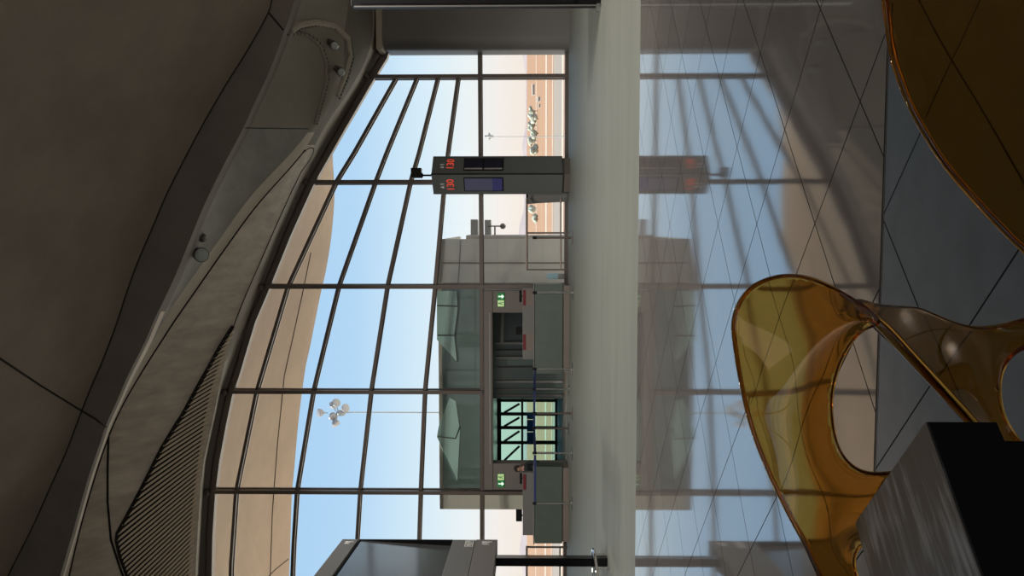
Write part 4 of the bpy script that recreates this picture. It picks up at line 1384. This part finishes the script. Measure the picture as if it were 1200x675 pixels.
CT1B = [(1003, 351, 1.51), (1045, 360, 1.66), (1080, 368, 1.70), (1110, 390, 1.69), (1145, 388, 1.68), (1200, 378, 1.65), (1180, 415, 1.60), (1170, 460, 1.57), (1175, 490, 1.54), (1200, 525, 1.52), (1020, 376, 1.49), (1056, 411, 1.475), (1084, 438, 1.47), (1112, 466, 1.47), (1150, 510, 1.47),
        (1170, 560, 1.48), (1205, 596, 1.49), (1240, 560, 1.52), (1290, 500, 1.56), (1290, 420, 1.60), (1250, 380, 1.64)]
CT1 = [(870, 380, 1.48), (862, 420, 1.45), (890, 345, 1.50), (920, 330, 1.51), (920, 400, 1.40), (930, 460, 1.385), (900, 480, 1.405), (975, 480, 1.42), (960, 365, 1.44), (1000, 385, 1.42), (985, 340, 1.47),
       (1024, 382, 1.415),  (1006, 355, 1.45), (1032, 378, 1.445), (1175, 540, 1.44), (1190, 560, 1.44),
       (1156, 535, 1.42), (1120, 562, 1.42), (1050, 556, 1.42),
       (990, 540, 1.42), (950, 560, 1.375), (1020, 570, 1.43), (1020, 625, 1.43), (960, 640, 1.36), (980, 690, 1.35), (1080, 600, 1.45), (1150, 600, 1.48), (1240, 560, 1.52), (1290, 500, 1.56), (1290, 420, 1.60), (1250, 380, 1.64),
       (1040, 780, 1.38), (1120, 820, 1.44), (1200, 840, 1.52), (1280, 842, 1.58)]
k1 = on_y(1290, 480, 1.56)
ch1 = thing('chair', 'translucent amber moulded chair with a big oval opening, behind the dark plinth table', 'chair', (k1.x, k1.y, 0), 0)
sheet('back_loop', OUT1, [], CT1, .007, 4.5, ch1, M['amber'], -.028, 30, INNER1, .0044)
BAR = [(984, 343, 1.452), (998, 352, 1.449), (1012, 363, 1.446), (1030, 378, 1.443), (1047, 395, 1.44), (1072, 422, 1.436), (1102, 454, 1.434), (1134, 489, 1.432), (1158, 517, 1.432), (1174, 545, 1.434), (1172, 580, 1.436), (1150, 612, 1.438)]
bp_ = [on_y(*q) for q in BAR]
cr = []
for i in range(len(bp_) - 1):
    p0, p1, p2, p3 = bp_[max(i - 1, 0)], bp_[i], bp_[i + 1], bp_[min(i + 2, len(bp_) - 1)]
    for k in range(8):
        t = k / 8
        cr.append(.5 * ((2 * p1) + (p2 - p0) * t + (2 * p0 - 5 * p1 + 4 * p2 - p3) * t * t + (3 * p1 - 3 * p2 + p3 - p0) * t ** 3))
MB().tube(cr, [min(.0105, .0035 + .007 * i / 26) for i in range(len(cr))], 16).build('rim_bar', M['amber'], ch1, smooth=True)
sheet('base_shell', OUT1B, [HOLE2], CT1B, .007, 5.0, ch1, M['amber'], .02, 30, (), .0044)
bpy.context.view_layer.update()
# glides under its lowest rims
for q, d in (((1296, 440), 1.59), ((1298, 520), 1.555), ((1286, 842), 1.58)):
    p = on_y(q[0], q[1], d)
    MB().lathe([(.012, 0), (.014, .004), (.008, max(.012, p.z + .004))], (p.x, p.y, 0), 10).build('glide', M['steel'], ch1, smooth=True)

OUT2 = [(1037, -20), (1038, 0), (1045, 60), (1057, 98), (1070, 130), (1100, 181), (1125, 213), (1150, 241), (1175, 267), (1200, 292), (1250, 330), (1320, 360), (1420, 370), (1520, 340), (1620, 300), (1665, 260), (1675, 180), (1640, 60), (1640, -120), (1675, -230), (1660, -320), (1560, -380), (1440, -410), (1320, -390), (1200, -320), (1100, -220), (1055, -110)]
HOLE3 = [(1500, 150), (1460, 60), (1450, -40), (1470, -140), (1520, -200), (1570, -120), (1580, 0), (1560, 110)]
CT2 = [(1040, 0, 1.12), (1060, -110, 1.12), (1080, 150, 1.10), (1150, 240, 1.07), (1200, 290, 1.05), (1320, 358, 1.0), (1120, 60, 1.02), (1200, 100, .96), (1200, 200, .98), (1300, 150, .94), (1300, -50, .93), (1400, 0, .93), (1200, -100, .97), (1200, -310, 1.06), (1430, 350, 1.02), (1450, -400, 1.03), (1600, 250, 1.04), (1600, -300, 1.05), (1660, 200, 1.07), (1660, -280, 1.07), (1640, -30, 1.06)]
k2 = on_y(1660, 0, 1.07)
ch2 = thing('chair', 'dark amber translucent chair with a broad rounded back, nearest the viewer', 'chair', (k2.x, k2.y, 0), 0)
sheet('back_shell', OUT2, [HOLE3], CT2, .008, 10.0, ch2, M['amber'], -.09, 30, (), .005)
b_ = MB()
ns_ = 14
for i in range(ns_ + 1):
    for k in range(ns_ + 1):
        u_, v_ = i / ns_ * 2 - 1, k / ns_
        w_ = v_ * 2 - 1
        dx, dy = u_ * math.sqrt(1 - w_ * w_ / 2), w_ * math.sqrt(1 - u_ * u_ / 2)
        rr = dx * dx + dy * dy
        b_.v.append(Vector((.62 + .30 * dx, 1.21 + .21 * dy, .415 + .035 * rr - .05 * max(0, rr - .8) / .2)))
for i in range(ns_):
    for k in range(ns_):
        a = i * (ns_ + 1) + k
        b_.f.append((a, a + ns_ + 1, a + ns_ + 2, a + 1)); b_.mi.append(0)
o = b_.build('seat', M['amber'], ch2, smooth=True)
so = o.modifiers.new('solid', 'SOLIDIFY'); so.thickness = .011; so.offset = 0
for q, d in (((1662, 220), 1.07), ((1662, -270), 1.07)):
    p = on_y(q[0], q[1], d)
    MB().lathe([(.012, 0), (.014, .004), (.008, max(.012, p.z + .004))], (p.x, p.y, 0), 10).build('glide', M['steel'], ch2, smooth=True)

# ------------------------------------------------------------------ dark plinth table in front of the chair
ZTB = .62
pr = on_z(1085, 494.5, ZTB); pf = on_z(1002.5, 612, ZTB)
e1 = (pf - pr); wid = e1.length; e1.normalize()
e2 = Vector((-e1.y, e1.x, 0))
if e2.y > 0: e2 = -e2
length = .44
tbn = thing('plinth_table', 'dark square-edged plinth table with a scratched top', 'table', ((pr + e1 * wid / 2 + e2 * length / 2).x, (pr + e1 * wid / 2 + e2 * length / 2).y, 0), math.atan2(e1.y, e1.x))
ctr = pr + e1 * wid / 2 + e2 * length / 2
b_ = MB(); b_.obox(Vector((ctr.x, ctr.y, ZTB - .0015)), e1 * (wid / 2), e2 * (length / 2), Vector((0, 0, .0015))); b_.build('top', M['table_top'], tbn)
b_ = MB(); b_.obox(Vector((ctr.x, ctr.y, ZTB - .003 - .045)), e1 * (wid / 2), e2 * (length / 2), Vector((0, 0, .0449))); b_.build('slab', M['table_side'], tbn)
b_ = MB(); b_.obox(Vector((ctr.x, ctr.y, (ZTB - .094) / 2)), e1 * (wid / 2 - .018), e2 * (length / 2 - .018), Vector((0, 0, (ZTB - .094) / 2))); b_.build('body', M['table_side'], tbn)

# ------------------------------------------------------------------ downlights added under the dome, out of view, to brighten the hall
M['lampglow'] = plain('lamp_glow', (.9, .88, .82), .5, emit=(1, .90, .76), estr=2)
LAMP_W = 640


def dome_z(x, y):
    h = CB.ray_cast(Vector((x, y, 3)), Vector((0, 0, 1)))[0]
    return h.z if h is not None else 11.0


n_l = 0
for j, y in enumerate((5.5, 8.5, 11.5)):
    for i, x in enumerate((-12, -8, -4, 0, 4)):
        z = dome_z(x, y)
        zl = z - .9
        t = thing('added_downlight', 'round downlight added out of view under the dome to brighten the hall', 'added lamp', (x, y, zl), 0, 'added downlights under the dome')
        MB().lathe([(.06, .50), (.30, .45), (.32, -.02), (.29, -.02), (.28, .30), (.05, .36)], (x, y, zl), 24).build('housing', M['fitting'], t, smooth=True)
        MB().lathe([(.26, .24), (.265, .26)], (x, y, zl), 24).build('diffuser', M['lampglow'], t)
        ld = bpy.data.lights.new('downlight', 'SPOT'); lo = bpy.data.objects.new('downlight', ld); COL.objects.link(lo)
        ld.energy = LAMP_W * (.15, .35, 1.3)[j]; ld.spot_size = math.radians(112); ld.spot_blend = .4; ld.shadow_soft_size = .22; ld.color = (1, .93, .82)
        lo.parent = t; lo.location = (0, 0, -.06); lo.rotation_euler = (math.radians((0, 6, 13)[j]), 0, 0)
        MB().tube([(x, y, zl + .49), (x, y, z + .02)], .015, 6).build('hanging_rod', M['fitting'], t)

# ------------------------------------------------------------------ light
w = bpy.data.worlds.new('sky'); S.world = w; w.use_nodes = True
nt = w.node_tree; N, L = nt.nodes.new, nt.links.new
bg = nt.nodes['Background']
tc = N('ShaderNodeTexCoord'); sx = N('ShaderNodeSeparateXYZ'); L(tc.outputs['Generated'], sx.inputs[0])
rp = N('ShaderNodeValToRGB'); L(sx.outputs['Z'], rp.inputs[0])
els = rp.color_ramp.elements
els[0].position = 0.0; els[0].color = (.93, .80, .72, 1)
els[1].position = 1.0; els[1].color = (.22, .40, .72, 1)
for p, c in ((.03, (.92, .84, .79)), (.07, (.84, .88, .90)), (.12, (.68, .82, .93)), (.20, (.46, .67, .90)), (.32, (.38, .60, .87))):
    e = els.new(p); e.color = (*c, 1)
L(rp.outputs['Color'], bg.inputs['Color'])
bg.inputs['Strength'].default_value = .80
sd = bpy.data.lights.new('sun', 'SUN'); sun = bpy.data.objects.new('sun', sd); COL.objects.link(sun)
sd.energy = 7.6; sd.angle = math.radians(.55); sd.color = (1, .93, .82)
sun.rotation_euler = Vector((.70, -.03, -.72)).to_track_quat('-Z', 'Y').to_euler()

S.view_settings.view_transform = 'Standard'
S.view_settings.look = 'None'
S.view_settings.gamma = 1
S.view_settings.use_curve_mapping = False
S.view_settings.exposure = 0.42
S.render.engine = 'CYCLES'
S.cycles.use_denoising = True
S.cycles.max_bounces = 14
S.cycles.diffuse_bounces = 6
S.cycles.glossy_bounces = 6
S.cycles.transmission_bounces = 12
S.cycles.transparent_max_bounces = 16
S.cycles.sample_clamp_indirect = 6
